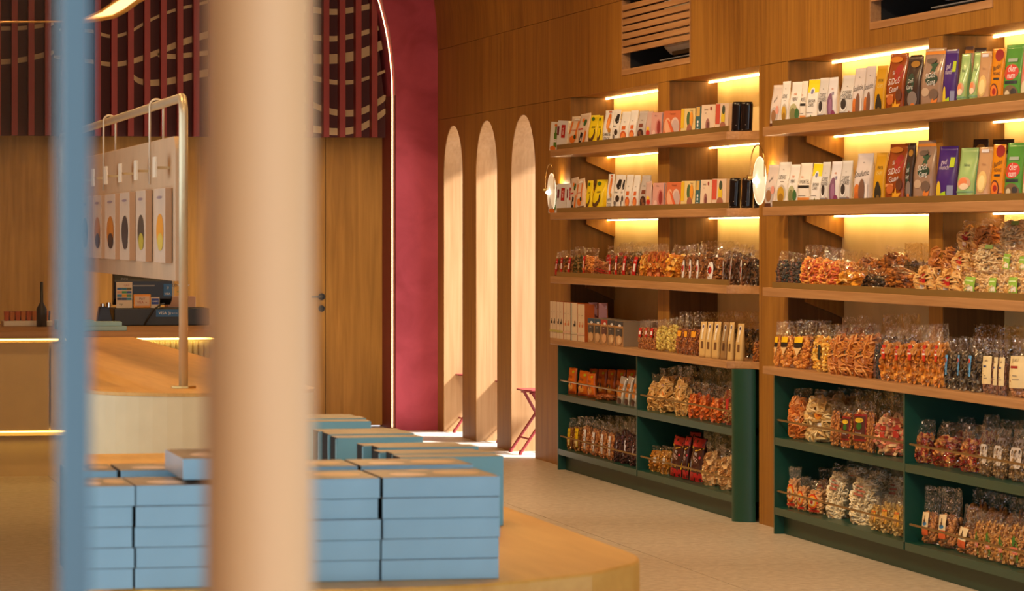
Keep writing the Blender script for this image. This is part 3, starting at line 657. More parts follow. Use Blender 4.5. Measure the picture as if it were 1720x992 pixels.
# ------------------------------------------------------------------ brass pendant at the top left
g = empty('pendant_lamp', (1.35, 11.0, 2.2), label='curved brass pendant ribbon glowing yellow at the top left', cat='lamp')
Yp = 10.0; 
def pp(px, py, Y=Yp): X = Xy(px, Y); return (X-1.35, Y-11.0, Zp(py, X, Y)-2.2)
us = [(132, 36), (150, 29), (170, 20), (190, 6), (212, -8), (240, -26), (275, -44)]
lo = [(132, 37), (160, 33), (190, 28), (210, 18), (232, 2), (262, -14), (300, -34)]
A = [pp(*q) for q in us]; B = [pp(*q, Yp-.10) for q in lo]
rb = MB()
vs = A+B+[(a, b, c+.006) for a, b, c in A]+[(a, b, c+.006) for a, b, c in B]; n = len(A)
fs = [(i, i+1, n+i+1, n+i) for i in range(n-1)]
build('glowing_face', MB().add(vs[:2*n], fs), emis('pendant glow', (1.0, .58, .13), 1.0), g)
build('ribbon', MB().add([(a, b+.008, c) for a, b, c in vs[:2*n]]+[(a, b+.022, c+.004) for a, b, c in vs[:2*n]], [(i, i+1, n+i+1, n+i) for i in range(n-1)]+[(2*n+i, 2*n+i+1, 3*n+i+1, 3*n+i) for i in range(n-1)]+[(i, i+1, 2*n+i+1, 2*n+i) for i in range(n-1)]+[(n+i, n+i+1, 3*n+i+1, 3*n+i) for i in range(n-1)]), M_BRASS, g)
build('rim', MB().tube(B, .006, 8), mat('orange brass', (.6, .3, .06), .3, .8), g); build('rim', MB().tube(A, .005, 8), mat('orange brass', (.6, .3, .06), .3, .8), g)
build('rod', MB().tube([pp(-60, 37.5), pp(134, 36)], .0022, 8), mat('orange brass', (.6, .3, .06), .3, .8), g)
build('suspension', MB().tube([A[-1], (A[-1][0], A[-1][1], 3.4)], .003, 6), M_BRASS, g)
# ------------------------------------------------------------------ glass door edge and wooden pull handle close to the camera
def near(px, d): r = d*(px-860)/F; return r*CS+d*SN, d*CS-r*SN
hx1, hy1 = near(435, 1.2)
g = empty('door_pull', (hx1, hy1, .7), label='blurred round pale wood door pull very close on the left', cat='door handle')
build('bar', MB().tube([(0, 0, 0), (0, 0, 1.5)], .0183, 28), W_HANDLE, g, smooth=True)
build('standoff', MB().tube([(0, 0, .2), (-.05, .01, .2)], .008, 12).tube([(0, 0, 1.3), (-.05, .01, 1.3)], .008, 12), M_BRASS, g)
ex, ey = near(124, 1.25)
g = empty('glass_door', (ex, ey, .0), label='blurred blue-edged glass door at the far left', cat='door')
build('door_edge', MB().box(-.0055, .0055, -.005, .005, .02, 2.4), mat('blue edge', (.035, .11, .17), .25, coat=.3), g)
gm = film_mat('door glass', (.80, .78, .74), .010, .02)
for l_ in list(gm.node_tree.links):
    if l_.to_socket.name == 'Normal': gm.node_tree.links.remove(l_)
a2 = near(-420, 1.28)
build('glass_pane', MB().prism([(-.0055, -.004), (-.0055, .004), (a2[0]-ex, a2[1]-ey+.004), (a2[0]-ex, a2[1]-ey-.004)], 'Z', .02, 2.4), gm, g)
# ------------------------------------------------------------------ packs: prototypes
# A prototype is an Empty (origin: front left bottom corner) with parts; x = width, -y = front, z = up.
def sstep(a, b, x):
    t = max(0, min(1, (x-a)/(b-a))); return t*t*(3-2*t)
SHAPES = {
 # kind: (half depth as a share of d, as a function of height v and side u in -1..1)
 'pouch': lambda u, v: (1-.93*sstep(.40, .97, v))*(1-.25*abs(u)**4)*(.97+.03*math.sin(9*v+3*u)),
 'stand': lambda u, v: (1-.96*sstep(.25, 1.0, v))*(1-.45*abs(u)**3),
 'pillow': lambda u, v: max(.04, (math.sin(math.pi*min(1, max(0, (v+.02)/1.04)))**.55))*(1-.8*abs(u)**2.6)*(.92+.08*math.sin(13*v+5*u)),
 'box': lambda u, v: 1.0,
 'tube': lambda u, v: math.sqrt(max(0, 1-.96*u*u))*(1-.25*sstep(.93, 1, v)),
}
def surf(kind, w, d, h, mats, nu=8, nv=12, wob=.0, seed=0, jag=0):
    rnd = random.Random(seed); fn = SHAPES[kind]; mb = MB(); idx = {}
    mid = d/2
    if kind == 'box': nu, nv = 1, 1
    for side in (0, 1):
        for j in range(nv+1):
            v = j/nv
            for i in range(nu+1):
                u = -1+2*i/nu; hd = fn(u, v)*d/2
                hd += rnd.uniform(-wob, wob)*d if 0 < i < nu and 0 < j < nv else 0
                x = (u*.5+.5)*w*(1 if kind in ('box', 'tube') else 1)
                if kind == 'pillow': x = w*.5+(x-w*.5)*(.97+.03*math.cos(6.28*v*2))
                z = v*h+(rnd.uniform(-jag, 0)*h if j == nv else 0)
                idx[(side, i, j)] = len(mb.v); mb.v.append((x, mid-hd if side == 0 else mid+hd, z))
    def q(*k): mb.f.append(tuple(idx[x] for x in k))
    for j in range(nv):
        for i in range(nu):
            q((0, i, j), (0, i+1, j), (0, i+1, j+1), (0, i, j+1)); mb.m.append(0)
            q((1, i, j), (1, i, j+1), (1, i+1, j+1), (1, i+1, j)); mb.m.append(0)
        q((0, 0, j), (0, 0, j+1), (1, 0, j+1), (1, 0, j)); mb.m.append(1)
        q((0, nu, j), (1, nu, j), (1, nu, j+1), (0, nu, j+1)); mb.m.append(1)
    for i in range(nu):
        q((0, i, 0), (1, i, 0), (1, i+1, 0), (0, i+1, 0)); mb.m.append(1)
        q((0, i, nv), (0, i+1, nv), (1, i+1, nv), (1, i, nv)); mb.m.append(1)
    return mb.mesh('pack body', mats, kind not in ('box',))
def onfront(kind, w, d, h, u, v, e):
    return ((u*.5+.5)*w, d/2-SHAPES[kind](u, min(1, max(0, v)))*d/2-e, v*h)
# prints: ('r',u0,v0,u1,v1,col) ('e',cu,cv,ru,rv,col) ('p',[(u,v)..],col) ('t',text,cu,cv,size,col[,rot]) with u in -1..1, v in 0..1
PN = {'r': 'printed_band', 'e': 'printed_picture', 'p': 'printed_shape', 't': 'lettering'}
def prints(root, kind, w, d, h, items, e0=.0012):
    for n, it in enumerate(items):
        e = e0+.0005*n; k = it[0]; c = it[5] if k in 'ret' else it[2]
        P = lambda u, v: onfront(kind, w, d, h, u, v, e)
        if k == 'r':
            _, u0, v0, u1, v1, _ = it; nu = max(1, int((u1-u0)*4)); nv = max(1, int((v1-v0)*12)) if kind != 'box' else 1
            vs = [P(u0+(u1-u0)*i/nu, v0+(v1-v0)*j/nv) for j in range(nv+1) for i in range(nu+1)]
            fs = [(j*(nu+1)+i, j*(nu+1)+i+1, (j+1)*(nu+1)+i+1, (j+1)*(nu+1)+i) for j in range(nv) for i in range(nu)]
        elif k == 'e':
            _, cu, cv, ru, rv, _ = it; vs = [P(cu, cv)]; n_ = 16
            for r_ in (.55, 1): vs += [P(cu+ru*r_*math.cos(6.2832*q/n_), cv+rv*r_*math.sin(6.2832*q/n_)) for q in range(n_)]
            fs = [(0, 1+q, 1+(q+1) % n_) for q in range(n_)]+[(1+q, 1+n_+q, 1+n_+(q+1) % n_, 1+(q+1) % n_) for q in range(n_)]
        elif k == 'p':
            vs = [P(u, v) for u, v in it[1]]; fs = [tuple(range(len(vs)))]
        else:
            _, s_, cu, cv, sz, c = it[:6]; rot = it[6] if len(it) > 6 else 0; tv, tf = textmesh(s_)
            ca, sa = math.cos(rot), math.sin(rot); vs = []
            for x, y, _z in tv:
                a, b = (x*ca-y*sa)*sz, (x*sa+y*ca)*sz
                vs.append(P(cu+a*2*(h/w)*.74, cv+b))
            fs = tf
        build(PN[k], MB().add(vs, fs), col(c), root) if False else obj(PN[k], MB().add(vs, fs).mesh(PN[k], col(c), False, False), root)
def solid(name, kind, dims, c, items=(), side=None, metal=0, rough=.45, wob=.012, jag=0, part='bag'):
    w, d, h = dims; root = empty(name, (0, 0, -50)); root['_d'] = dims
    m = mat('pack %d %d %d %s' % (*c, name), lin(c), rough, metal, .5, coat=.15 if rough < .4 else 0)
    sm = m if side is None else mat('pack side %d %d %d' % side, lin(side), rough)
    obj(part, surf(kind, w, d, h, [m, sm], wob=wob, seed=hash(name) % 99 if False else len(name), jag=jag), root)
    prints(root, kind, w, d, h, items); return root
# contents of the clear bags: real pieces joined into one stuff part
def piece(mb, t, c, r, rnd, mi):
    rot = Matrix.Rotation(rnd.uniform(0, 6.28), 3, Vector((rnd.uniform(-1, 1)+.01, rnd.uniform(-1, 1), rnd.uniform(-1, 1))))
    def T(p): q = rot @ Vector(p); return (c[0]+q.x, c[1]+q.y, c[2]+q.z)
    if t == 'nut':
        s = [(0, 0, 1.1), (.75, 0, .4), (.2, .7, .4), (-.6, .45, .4), (-.6, -.45, .4), (.2, -.7, .4), (.6, .45, -.4), (-.25, .7, -.4), (-.75, 0, -.4), (-.25, -.7, -.4), (.6, -.45, -.4), (0, 0, -1.1)]
        f = [(0,1,2),(0,2,3),(0,3,4),(0,4,5),(0,5,1),(1,6,2),(2,7,3),(3,8,4),(4,9,5),(5,10,1),(6,7,2),(7,8,3),(8,9,4),(9,10,5),(10,6,1),(11,7,6),(11,8,7),(11,9,8),(11,10,9),(11,6,10)]
        mb.add([T((x*r, y*r, z*r)) for x, y, z in s], f, mi)
    elif t == 'chip':
        n = 7; vs = [T((r*1.3*math.cos(6.283*k/n)*rnd.uniform(.8, 1.1), r*1.3*math.sin(6.283*k/n), r*.4*math.cos(2*6.283*k/n))) for k in range(n)]
        mb.add(vs+[T((0, 0, r*.1))], [(k, (k+1) % n, n) for k in range(n)], mi)
    elif t == 'ring':
        n, m = 8, 4; vs = []
        for a in range(n):
            for b in range(m):
                rr = r*(1+.42*math.cos(6.283*b/m)); vs.append(T((rr*math.cos(6.283*a/n), rr*math.sin(6.283*a/n), r*.42*math.sin(6.283*b/m))))
        mb.add(vs, [(a*m+b, ((a+1) % n)*m+b, ((a+1) % n)*m+(b+1) % m, a*m+(b+1) % m) for a in range(n) for b in range(m)], mi)
    elif t == 'disc':
        n = 10; vs = [T((r*1.7*math.cos(6.283*k/n), r*1.7*math.sin(6.283*k/n), z*r)) for z in (-.2, .2) for k in range(n)]
        mb.add(vs, [tuple(range(n))[::-1], tuple(range(n, 2*n))]+[(k, (k+1) % n, n+(k+1) % n, n+k) for k in range(n)], mi)
    elif t == 'stick':
        L = r*2.6; q = r*.36; vs = [T((x*L/2+.0, y*q+(abs(x) < .5)*r*.3, z*q)) for x in (-1, 0, 1) for y, z in ((-1, -1), (1, -1), (1, 1), (-1, 1))]
        mb.add(vs, [(k*4+j, k*4+(j+1) % 4, k*4+4+(j+1) % 4, k*4+4+j) for k in (0, 1) for j in range(4)]+[(3, 2, 1, 0), (8, 9, 10, 11)], mi)
    elif t == 'cube':
        mb.add([T((x*r*.8, y*r*.8, z*r*.8)) for x, y, z in [(-1,-1,-1),(1,-1,-1),(1,1,-1),(-1,1,-1),(-1,-1,1),(1,-1,1),(1,1,1),(-1,1,1)]], [(0,3,2,1),(4,5,6,7),(0,1,5,4),(1,2,6,5),(2,3,7,6),(3,0,4,7)], mi)
def fmat(c): return mat('food %d %d %d' % c, lin(c), .5)
FI = [0]
def clearbag(name, dims, food, size, cols, fill=.72, items=(), n=None, top='flare', film=None, shape='pillow'):
    """film bag with real pieces inside; items are stuck on the front"""
    w, d, h = dims; FI[0] += 1; rnd = random.Random(FI[0]*13+5)
    root = empty(name, (0, 0, -50)); root['_d'] = dims; hc = h*fill
    mb = MB()
    # core lump that closes the gaps
    nu, nv = 6, 6; vs = []
    for j in range(nv+1):
        v = j/nv; s = math.sin(math.pi*(.14+.78*v))**.33
        for i in range(10):
            a = 6.2832*i/10; vs.append((w/2+.40*w*math.copysign(abs(math.cos(a))**.6, math.cos(a))*s, d/2+.34*d*math.copysign(abs(math.sin(a))**.6, math.sin(a))*s, .004+v*hc*.94))
    fs = [(j*10+i, j*10+(i+1) % 10, (j+1)*10+(i+1) % 10, (j+1)*10+i) for j in range(nv) for i in range(10)]+[tuple(range(10))[::-1], tuple(range(nv*10, nv*10+10))]
    mb.add(vs, fs, len(cols)-1)
    area = 2*(w+d)*hc
    n = n or int(min(260, area/(size*size*2.0)))
    for k in range(n):
        a = rnd.uniform(0, 6.2832); v = rnd.uniform(0.02, 1); s = math.sin(math.pi*(.14+.78*v))**.33
        if rnd.random() < .55: a = -math.pi/2+rnd.uniform(-1.25, 1.25)
        jt = rnd.uniform(.86, 1.04)
        x = w/2+.46*w*math.copysign(abs(math.cos(a))**.6, math.cos(a))*s*jt; y = d/2+.42*d*math.copysign(abs(math.sin(a))**.6, math.sin(a))*s*jt
        piece(mb, food, (x, y, size*.6+v*(hc-size)), size*rnd.uniform(.8, 1.15), rnd, rnd.randrange(len(cols)))
    c = obj('contents', mb.mesh('contents', [fmat(q) for q in cols], food in ('nut', 'ring'), False), root); c['kind'] = 'stuff'
    fm = MB(); nu, nv = 9, 14; idx = {}
    for side in (0, 1):
        for j in range(nv+1):
            v = j/nv; z = v*h
            for i in range(nu+1):
                u = -1+2*i/nu
                if z < hc: s = math.sin(math.pi*(.12+.70*z/hc))**.35; wd = .5*w*(.94+.10*s); hd = .52*d*s*(1-.75*abs(u)**2.4)
                else:
                    f = (z-hc)/(h-hc); s0 = math.sin(math.pi*.82)**.5
                    wd = .5*w*(.99+(.10*f if top == 'flare' else -.16*math.sin(3.14*f) if top == 'tie' else -.10*f)); hd = .52*d*s0*(1-f)**1.3*(1-.75*abs(u)**2.4)+.002
                jz = rnd.uniform(-.5, .5)*h*.05 if j == nv else 0
                cr = rnd.uniform(-1, 1)*(.05*d if z < hc else .13*d)*(1 if 0 < i < nu else .3)
                wave = .16*d*math.sin(u*4+FI[0])*sstep(.75, 1, v)
                idx[(side, i, j)] = len(fm.v); fm.v.append((w/2+u*wd, d/2+(-1 if side == 0 else 1)*(hd+abs(cr)*.5)+cr*.5+wave, max(.001, z+jz)))
    for j in range(nv):
        for i in range(nu):
            fm.f.append(tuple(idx[q] for q in ((0, i, j), (0, i+1, j), (0, i+1, j+1), (0, i, j+1)))); fm.m.append(0)
            fm.f.append(tuple(idx[q] for q in ((1, i, j), (1, i, j+1), (1, i+1, j+1), (1, i+1, j)))); fm.m.append(0)
        for i, k in ((0, 0), (nu, 1)):
            fm.f.append(tuple(idx[q] for q in ((0, i, j), (0, i, j+1), (1, i, j+1), (1, i, j)))); fm.m.append(0)
    obj('film', fm.mesh('film', film or M_FILM, False, False), root)
    if items:   # labels sit just in front of the film
        for n_, it in enumerate(items):
            k = it[0]; e = .004+.0006*n_
            def P(u, v):
                z = v*h; s = math.sin(math.pi*(.12+.70*min(1, z/hc)))**.35
                return (w/2+u*.60*w, d/2-.54*d*s*(1-.75*abs(u)**2.4)-e, z)
            if k == 'r':
                _, u0, v0, u1, v1, c_ = it; nv_ = max(1, int((v1-v0)*10)); nu_ = 3
                vs = [P(u0+(u1-u0)*i/nu_, v0+(v1-v0)*j/nv_) for j in range(nv_+1) for i in range(nu_+1)]; fs = [(j*(nu_+1)+i, j*(nu_+1)+i+1, (j+1)*(nu_+1)+i+1, (j+1)*(nu_+1)+i) for j in range(nv_) for i in range(nu_)]
            elif k == 'e':
                _, cu, cv, ru, rv, c_ = it; vs = [P(cu, cv)]+[P(cu+ru*math.cos(6.2832*q/18), cv+rv*math.sin(6.2832*q/18)) for q in range(18)]; fs = [(0, 1+q, 1+(q+1) % 18) for q in range(18)]
            elif k == 'p': c_ = it[2]; vs = [P(a, b) for a, b in it[1]]; fs = [tuple(range(len(vs)))]
            else:
                _, s_, cu, cv, sz, c_ = it[:6]; rot = it[6] if len(it) > 6 else 0; tv, tf = textmesh(s_); ca, sa = math.cos(rot), math.sin(rot)
                vs = [P(cu+(x*ca-y*sa)*sz*2*(h/w)*.74, cv+(x*sa+y*ca)*sz) for x, y, _z in tv]; fs = tf
            obj({'r': 'label', 'e': 'label', 'p': 'label', 't': 'lettering'}[k], MB().add(vs, fs).mesh('label', col(c_), False, False), root)
    return root
WH = (226, 218, 208); CRM = (214, 186, 158); BK = (30, 24, 22); OR = (214, 112, 34); RD = (176, 30, 26); YL = (226, 196, 16); GN = (84, 122, 40); BR = (84, 44, 26); GY = (118, 108, 102)
TL = (58, 92, 92); PK = (206, 150, 134); PU = (64, 34, 110); GD = (196, 132, 44); LG = (150, 178, 108); BL = (36, 80, 160)
PROTO = {}
def P_(key, label, root): root['label'] = label; PROTO[key] = root
P_('bottle', 'white pack printed with a green bottle and an orange corner', solid('snack_pack', 'box', (.085, .03, .20), WH, [('r', -.15, .12, .5, .62, GN), ('r', 0, .6, .35, .85, GN), ('e', .15, .88, .3, .05, OR), ('r', -.15, .30, .5, .40, WH), ('t', 'CANE', .15, .35, .05, BK), ('e', -.2, .08, .6, .09, OR)]))
P_('redlab', 'plain white pack with an upright red label', solid('snack_pack', 'box', (.085, .03, .19), (215, 210, 208), [('r', -.2, .42, .55, .86, RD), ('t', 'BIKA', .18, .64, .12, WH, 1.57), ('r', -1, .5, -.6, .8, (120, 50, 60))]))
P_('mango', 'cream pack with orange stripes, mango pictures and a brown base', solid('snack_pouch', 'pouch', (.09, .05, .21), CRM, [('r', -.85, .45, -.55, .85, OR), ('r', .3, .3, .6, .85, OR), ('e', -.1, .28, .5, .12, OR), ('e', .3, .36, .2, .07, (40, 60, 30)), ('r', -.95, .02, .95, .14, BR), ('t', 'KERIPIK', 0, .56, .07, RD), ('e', .1, .9, .5, .03, WH)]))
P_('leaf', 'cream pack with a green leaf, black and orange pattern', solid('snack_pouch', 'pouch', (.08, .05, .21), (205, 180, 158), [('e', .25, .72, .3, .11, (44, 84, 30)), ('e', -.2, .8, .25, .06, OR), ('p', [(-.8, .1), (-.2, .45), (.2, .4), (-.3, .08)], BK), ('p', [(0, .1), (.6, .5), (.8, .42), (.4, .06)], OR), ('r', -.8, .52, .1, .56, RD)]))
P_('banana', 'bright yellow pack with a drawn banana', solid('snack_pouch', 'pouch', (.085, .045, .205), YL, [('t', 'cana', .1, .62, .13, BK), ('p', [(-.8, .18), (-.3, .13), (.25, .2), (.6, .34), (.7, .46), (.5, .46), (.2, .34), (-.3, .25), (-.75, .3)], (92, 60, 30)), ('r', .42, .44, .6, .54, BK), ('t', 'BANANA', .2, .06, .05, BR), ('e', -.3, .88, .35, .06, (60, 100, 30))]))
P_('cheese', 'white pack with orange stick picture and black lettering CHEESE STICK', solid('snack_pouch', 'pouch', (.09, .05, .23), WH, [('e', .1, .68, .4, .24, OR), ('e', .1, .62, .26, .16, (236, 150, 70)), ('t', 'CHEESE', 0, .3, .12, BK), ('t', 'STICK', .05, .17, .13, BK), ('e', .5, .42, .3, .07, GD), ('r', -.2, .93, .4, .98, (190, 90, 40))]))
P_('cookie', 'white pack with dark cookies printed at top and bottom', solid('snack_pouch', 'pouch', (.08, .05, .23), WH, [('p', [(-.5, .7), (.1, .88), (.8, .86), (.85, .62), (.2, .58)], BK), ('t', 'choco', -.2, .52, .09, BK), ('e', .3, .34, .5, .09, (50, 34, 26)), ('e', -.3, .08, .7, .07, BK), ('e', -.3, .22, .35, .06, GY)]))
P_('cashew', 'white pack with orange label and cashews at the foot', solid('nut_pouch', 'pouch', (.09, .055, .225), WH, [('r', -.35, .42, .45, .54, (206, 96, 30)), ('e', .05, .24, .62, .15, (196, 86, 34)), ('e', .1, .22, .42, .1, (226, 130, 60)), ('r', -.95, .01, .95, .08, (110, 40, 24)), ('t', 'nut', 0, .68, .07, BK), ('e', -.2, .16, .2, .05, (240, 160, 90))]))
P_('chocnut', 'grey-white pack with brown label and dark chocolate nuts', solid('nut_pouch', 'pouch', (.09, .055, .225), (186, 172, 162), [('r', -.4, .46, .45, .58, (118, 56, 34)), ('e', .05, .24, .64, .17, (62, 30, 20)), ('e', -.1, .28, .3, .06, (120, 70, 44)), ('e', .2, .18, .3, .05, (130, 80, 50)), ('t', 'nut', 0, .7, .07, BK)]))
P_('candy', 'pinkish pack with red and yellow candies', solid('snack_pouch', 'pouch', (.08, .05, .21), (196, 160, 146), [('e', 0, .38, .5, .1, (222, 178, 40)), ('e', .05, .26, .62, .1, (190, 40, 28)), ('e', -.2, .12, .5, .09, (160, 110, 80))]))
P_('meat', 'pale pink flat pack with a dark red meat drawing', solid('snack_carton', 'box', (.11, .035, .19), PK, [('e', .25, .42, .5, .34, (196, 120, 108)), ('e', .3, .45, .28, .25, (140, 48, 42)), ('e', -.5, .2, .3, .16, (220, 178, 160)), ('t', 'Abon', -.2, .88, .08, BR), ('r', .9, .02, .98, .98, (90, 120, 150))]))
P_('pinkbig', 'orange and pink flat pack with a round white emblem', solid('snack_carton', 'box', (.12, .035, .19), (200, 104, 62), [('e', .35, .4, .55, .36, (214, 178, 160)), ('e', .4, .42, .42, .26, (190, 160, 150)), ('e', -.5, .45, .4, .3, (222, 160, 120)), ('e', -.1, .16, .5, .15, (224, 150, 110)), ('p', [(-.6, .7), (-.2, .6), (.5, .1), (.2, .04)], (208, 92, 50)), ('t', 'Kerupuk', .1, .89, .08, BR)]))
P_('mangoyl', 'yellow and cream flat pack with green and orange mangoes', solid('snack_carton', 'box', (.12, .035, .19), (214, 184, 120), [('r', -1, .3, -.55, .98, (214, 168, 30)), ('e', .1, .62, .28, .26, (70, 96, 56)), ('e', .5, .6, .25, .28, (220, 140, 40)), ('e', .25, .24, .36, .2, (150, 90, 70)), ('t', 'Mangga', .5, .92, .06, BR)]))
P_('tealnar', 'narrow teal and cream pack with white dots', solid('snack_carton', 'box', (.06, .035, .19), TL, [('r', -.7, .66, .6, .98, (204, 158, 74)), ('e', 0, .46, .3, .05, WH), ('e', 0, .34, .28, .05, WH), ('r', -.9, .04, .9, .12, (206, 150, 110)), ('r', -.4, .2, .4, .23, WH)]))
P_('creamfish', 'cream glossy flat pack with a small brown fish drawing', solid('snack_carton', 'box', (.12, .035, .19), (218, 190, 160), [('e', -.05, .32, .3, .22, (150, 96, 84)), ('e', 0, .3, .18, .12, (110, 60, 54)), ('t', 'Sarwal', -.3, .84, .09, BR), ('t', 'teri', -.35, .72, .07, BR), ('e', .4, .87, .12, .07, (150, 60, 50))], rough=.2))
P_('pine', 'red and cream flat pack with yellow pineapple drawing', solid('snack_carton', 'box', (.12, .035, .19), (218, 186, 156), [('r', -1, .3, -.35, .98, (196, 74, 52)), ('e', .15, .52, .3, .3, (216, 180, 40)), ('e', .2, .78, .22, .16, (60, 70, 50)), ('e', .15, .2, .45, .18, (160, 96, 70)), ('r', .9, .0, 1, 1, (226, 200, 160))]))
P_('tube', 'shiny black upright canister pack', solid('black_pack', 'tube', (.085, .06, .21), (12, 13, 18), [('r', -.2, .05, .0, .07, (120, 110, 100)), ('e', .5, .22, .05, .008, (200, 190, 180))], rough=.16, part='canister'))
P_('noodY', 'white pouch with yellow noodles and black lettering', solid('noodle_pouch', 'pouch', (.10, .06, .215), WH, [('t', 'LIDIAS', -.05, .66, .13, BK), ('e', .1, .28, .7, .22, (188, 176, 160)), ('e', .05, .26, .56, .19, (196, 150, 40)), ('e', .1, .2, .4, .1, (150, 108, 30)), ('t', 'mie', -.1, .84, .05, BK), ('r', -.2, .56, .4, .57, GY)]))
P_('noodG', 'white pouch with green noodles and orange lettering', solid('noodle_pouch', 'pouch', (.10, .06, .21), WH, [('t', 'mie', -.1, .72, .12, OR), ('t', 'HIJAU', 0, .6, .12, BK), ('e', -.05, .28, .72, .22, (170, 166, 120)), ('e', -.1, .24, .5, .16, (120, 116, 70)), ('e', .6, .26, .34, .13, (52, 96, 44)), ('r', -.3, .01, .9, .1, (40, 88, 60))]))
P_('noodP', 'white pouch with purple noodles', solid('noodle_pouch', 'pouch', (.10, .06, .21), (206, 198, 196), [('t', 'mie', 0, .74, .1, OR), ('t', 'UBI', .2, .62, .12, PU), ('e', -.25, .34, .62, .3, (112, 70, 96)), ('e', -.1, .3, .4, .2, (142, 96, 124)), ('e', .45, .14, .4, .1, (120, 40, 80)), ('r', -.95, .01, .7, .08, (60, 50, 110))]))
P_('padthai', 'white pouch with a bowl of rice noodles in pink and brown', solid('noodle_pouch', 'pouch', (.09, .055, .2), (216, 198, 186), [('t', 'suki', -.1, .66, .14, BK, .5), ('e', -.1, .27, .75, .2, (188, 176, 168)), ('e', -.15, .26, .5, .14, (150, 106, 70)), ('e', .5, .4, .3, .1, (222, 150, 130)), ('r', -.95, .0, .3, .09, BR)]))
P_('orangebase', 'white pouch with black lettering and an orange carrot base', solid('noodle_pouch', 'pouch', (.10, .055, .21), (222, 210, 194), [('t', 'WORTEL', .1, .56, .13, BK), ('r', -1, .0, 1, .2, (206, 126, 56)), ('r', -.95, .42, .95, .48, BK), ('t', 'mie', -.4, .68, .09, OR), ('r', -.8, .24, .5, .25, GY)]))
P_('yeltop', 'white chips pouch with a yellow top, round emblem and green leaves', solid('chips_pouch', 'pouch', (.10, .055, .22), (222, 214, 204), [('r', -1, .70, 1, .99, (228, 204, 10)), ('e', -.1, .72, .42, .1, WH), ('e', -.1, .72, .25, .06, (110, 110, 150)), ('t', 'BAYAM', .1, .5, .11, BK), ('t', 'CHIPS', 0, .41, .11, BK), ('p', [(-.7, .0), (-.5, .16), (-.2, .08), (.1, .2), (.4, .1), (.7, .17), (.9, .0)], (66, 110, 40)), ('r', -.8, .24, .4, .25, GY)]))
P_('coffee', 'grey-white pouch with coffee cookie heap and brown sticks', solid('cookie_pouch', 'pouch', (.10, .055, .21), (198, 190, 182), [('t', 'COFFEE', .05, .6, .13, (50, 44, 40)), ('t', 'COOKIES', .05, .5, .13, (50, 44, 40)), ('e', -.2, .32, .5, .13, WH), ('e', -.2, .35, .42, .12, (44, 34, 32)), ('r', -1, .0, 1, .17, (108, 98, 100)), ('p', [(-.2, .04), (.7, .2), (.8, .16), (.0, .01)], (156, 80, 40)), ('t', 'mie', 0, .75, .05, BK)]))
P_('soul', 'white pouch with orange sweet potatoes, brown noodle and handwritten name', solid('noodle_pouch', 'pouch', (.11, .06, .25), (206, 192, 184), [('t', 'Soulutie', -.05, .6, .17, (36, 26, 22), .1), ('e', -.45, .26, .42, .14, (206, 112, 40)), ('e', -.5, .14, .38, .1, (190, 96, 34)), ('e', .15, .26, .38, .24, (118, 80, 60)), ('r', -.95, .0, .95, .07, (40, 30, 28)), ('r', .6, .1, .85, .4, (226, 214, 206)), ('t', 'mie', 0, .82, .05, BK)]))
P_('yelchoc', 'tall yellow chips pouch with dark chocolate pieces', solid('chips_pouch', 'pouch', (.09, .055, .25), (206, 150, 14), [('t', 'PAYA', 0, .7, .1, BK), ('t', 'CHIPS', .05, .59, .1, (232, 206, 120)), ('e', 0, .2, .6, .19, (44, 36, 20)), ('e', -.05, .36, .3, .08, (50, 40, 24)), ('e', .1, .12, .3, .06, (120, 90, 40))]))
P_('redcrack', 'orange-red transparent cracker bag with white handwriting and gold star', solid('cracker_bag', 'pouch', (.13, .07, .30), (150, 70, 26), [('e', .3, .66, .5, .16, (160, 26, 20)), ('t', 'Si', -.3, .68, .1, WH, .2), ('t', 'SiDoS', -.05, .54, .15, WH, .1), ('t', 'Gang', 0, .41, .14, WH, .15), ('r', -.9, .28, .0, .33, (222, 150, 90)), ('p', [(-.1, .08), (.0, .16), (-.2, .2), (.15, .17), (.3, .26), (.4, .17), (.8, .18), (.55, .1), (.6, .04), (.3, .07)], (230, 160, 30)), ('r', -1, .0, 1, .04, (220, 150, 30)), ('e', -.2, .9, .7, .05, (206, 120, 30)), ('e', -.3, .24, .4, .08, (196, 100, 40)), ('e', .6, .32, .3, .1, (100, 50, 20))], wob=.03, rough=.25))
P_('darkcrack', 'dark cracker bag with green patch and gold leaf', solid('cracker_bag', 'pouch', (.11, .06, .29), (66, 50, 42), [('e', -.2, .52, .5, .18, (18, 56, 40)), ('t', 'DoS', -.2, .56, .1, WH, .1), ('t', 'Gang', -.2, .45, .1, WH, .1), ('e', .2, .24, .6, .14, (128, 112, 102)), ('e', .3, .12, .3, .05, OR), ('r', -.7, .02, .7, .06, (140, 130, 120)), ('e', .1, .86, .6, .06, (160, 110, 30))], wob=.03, rough=.25))
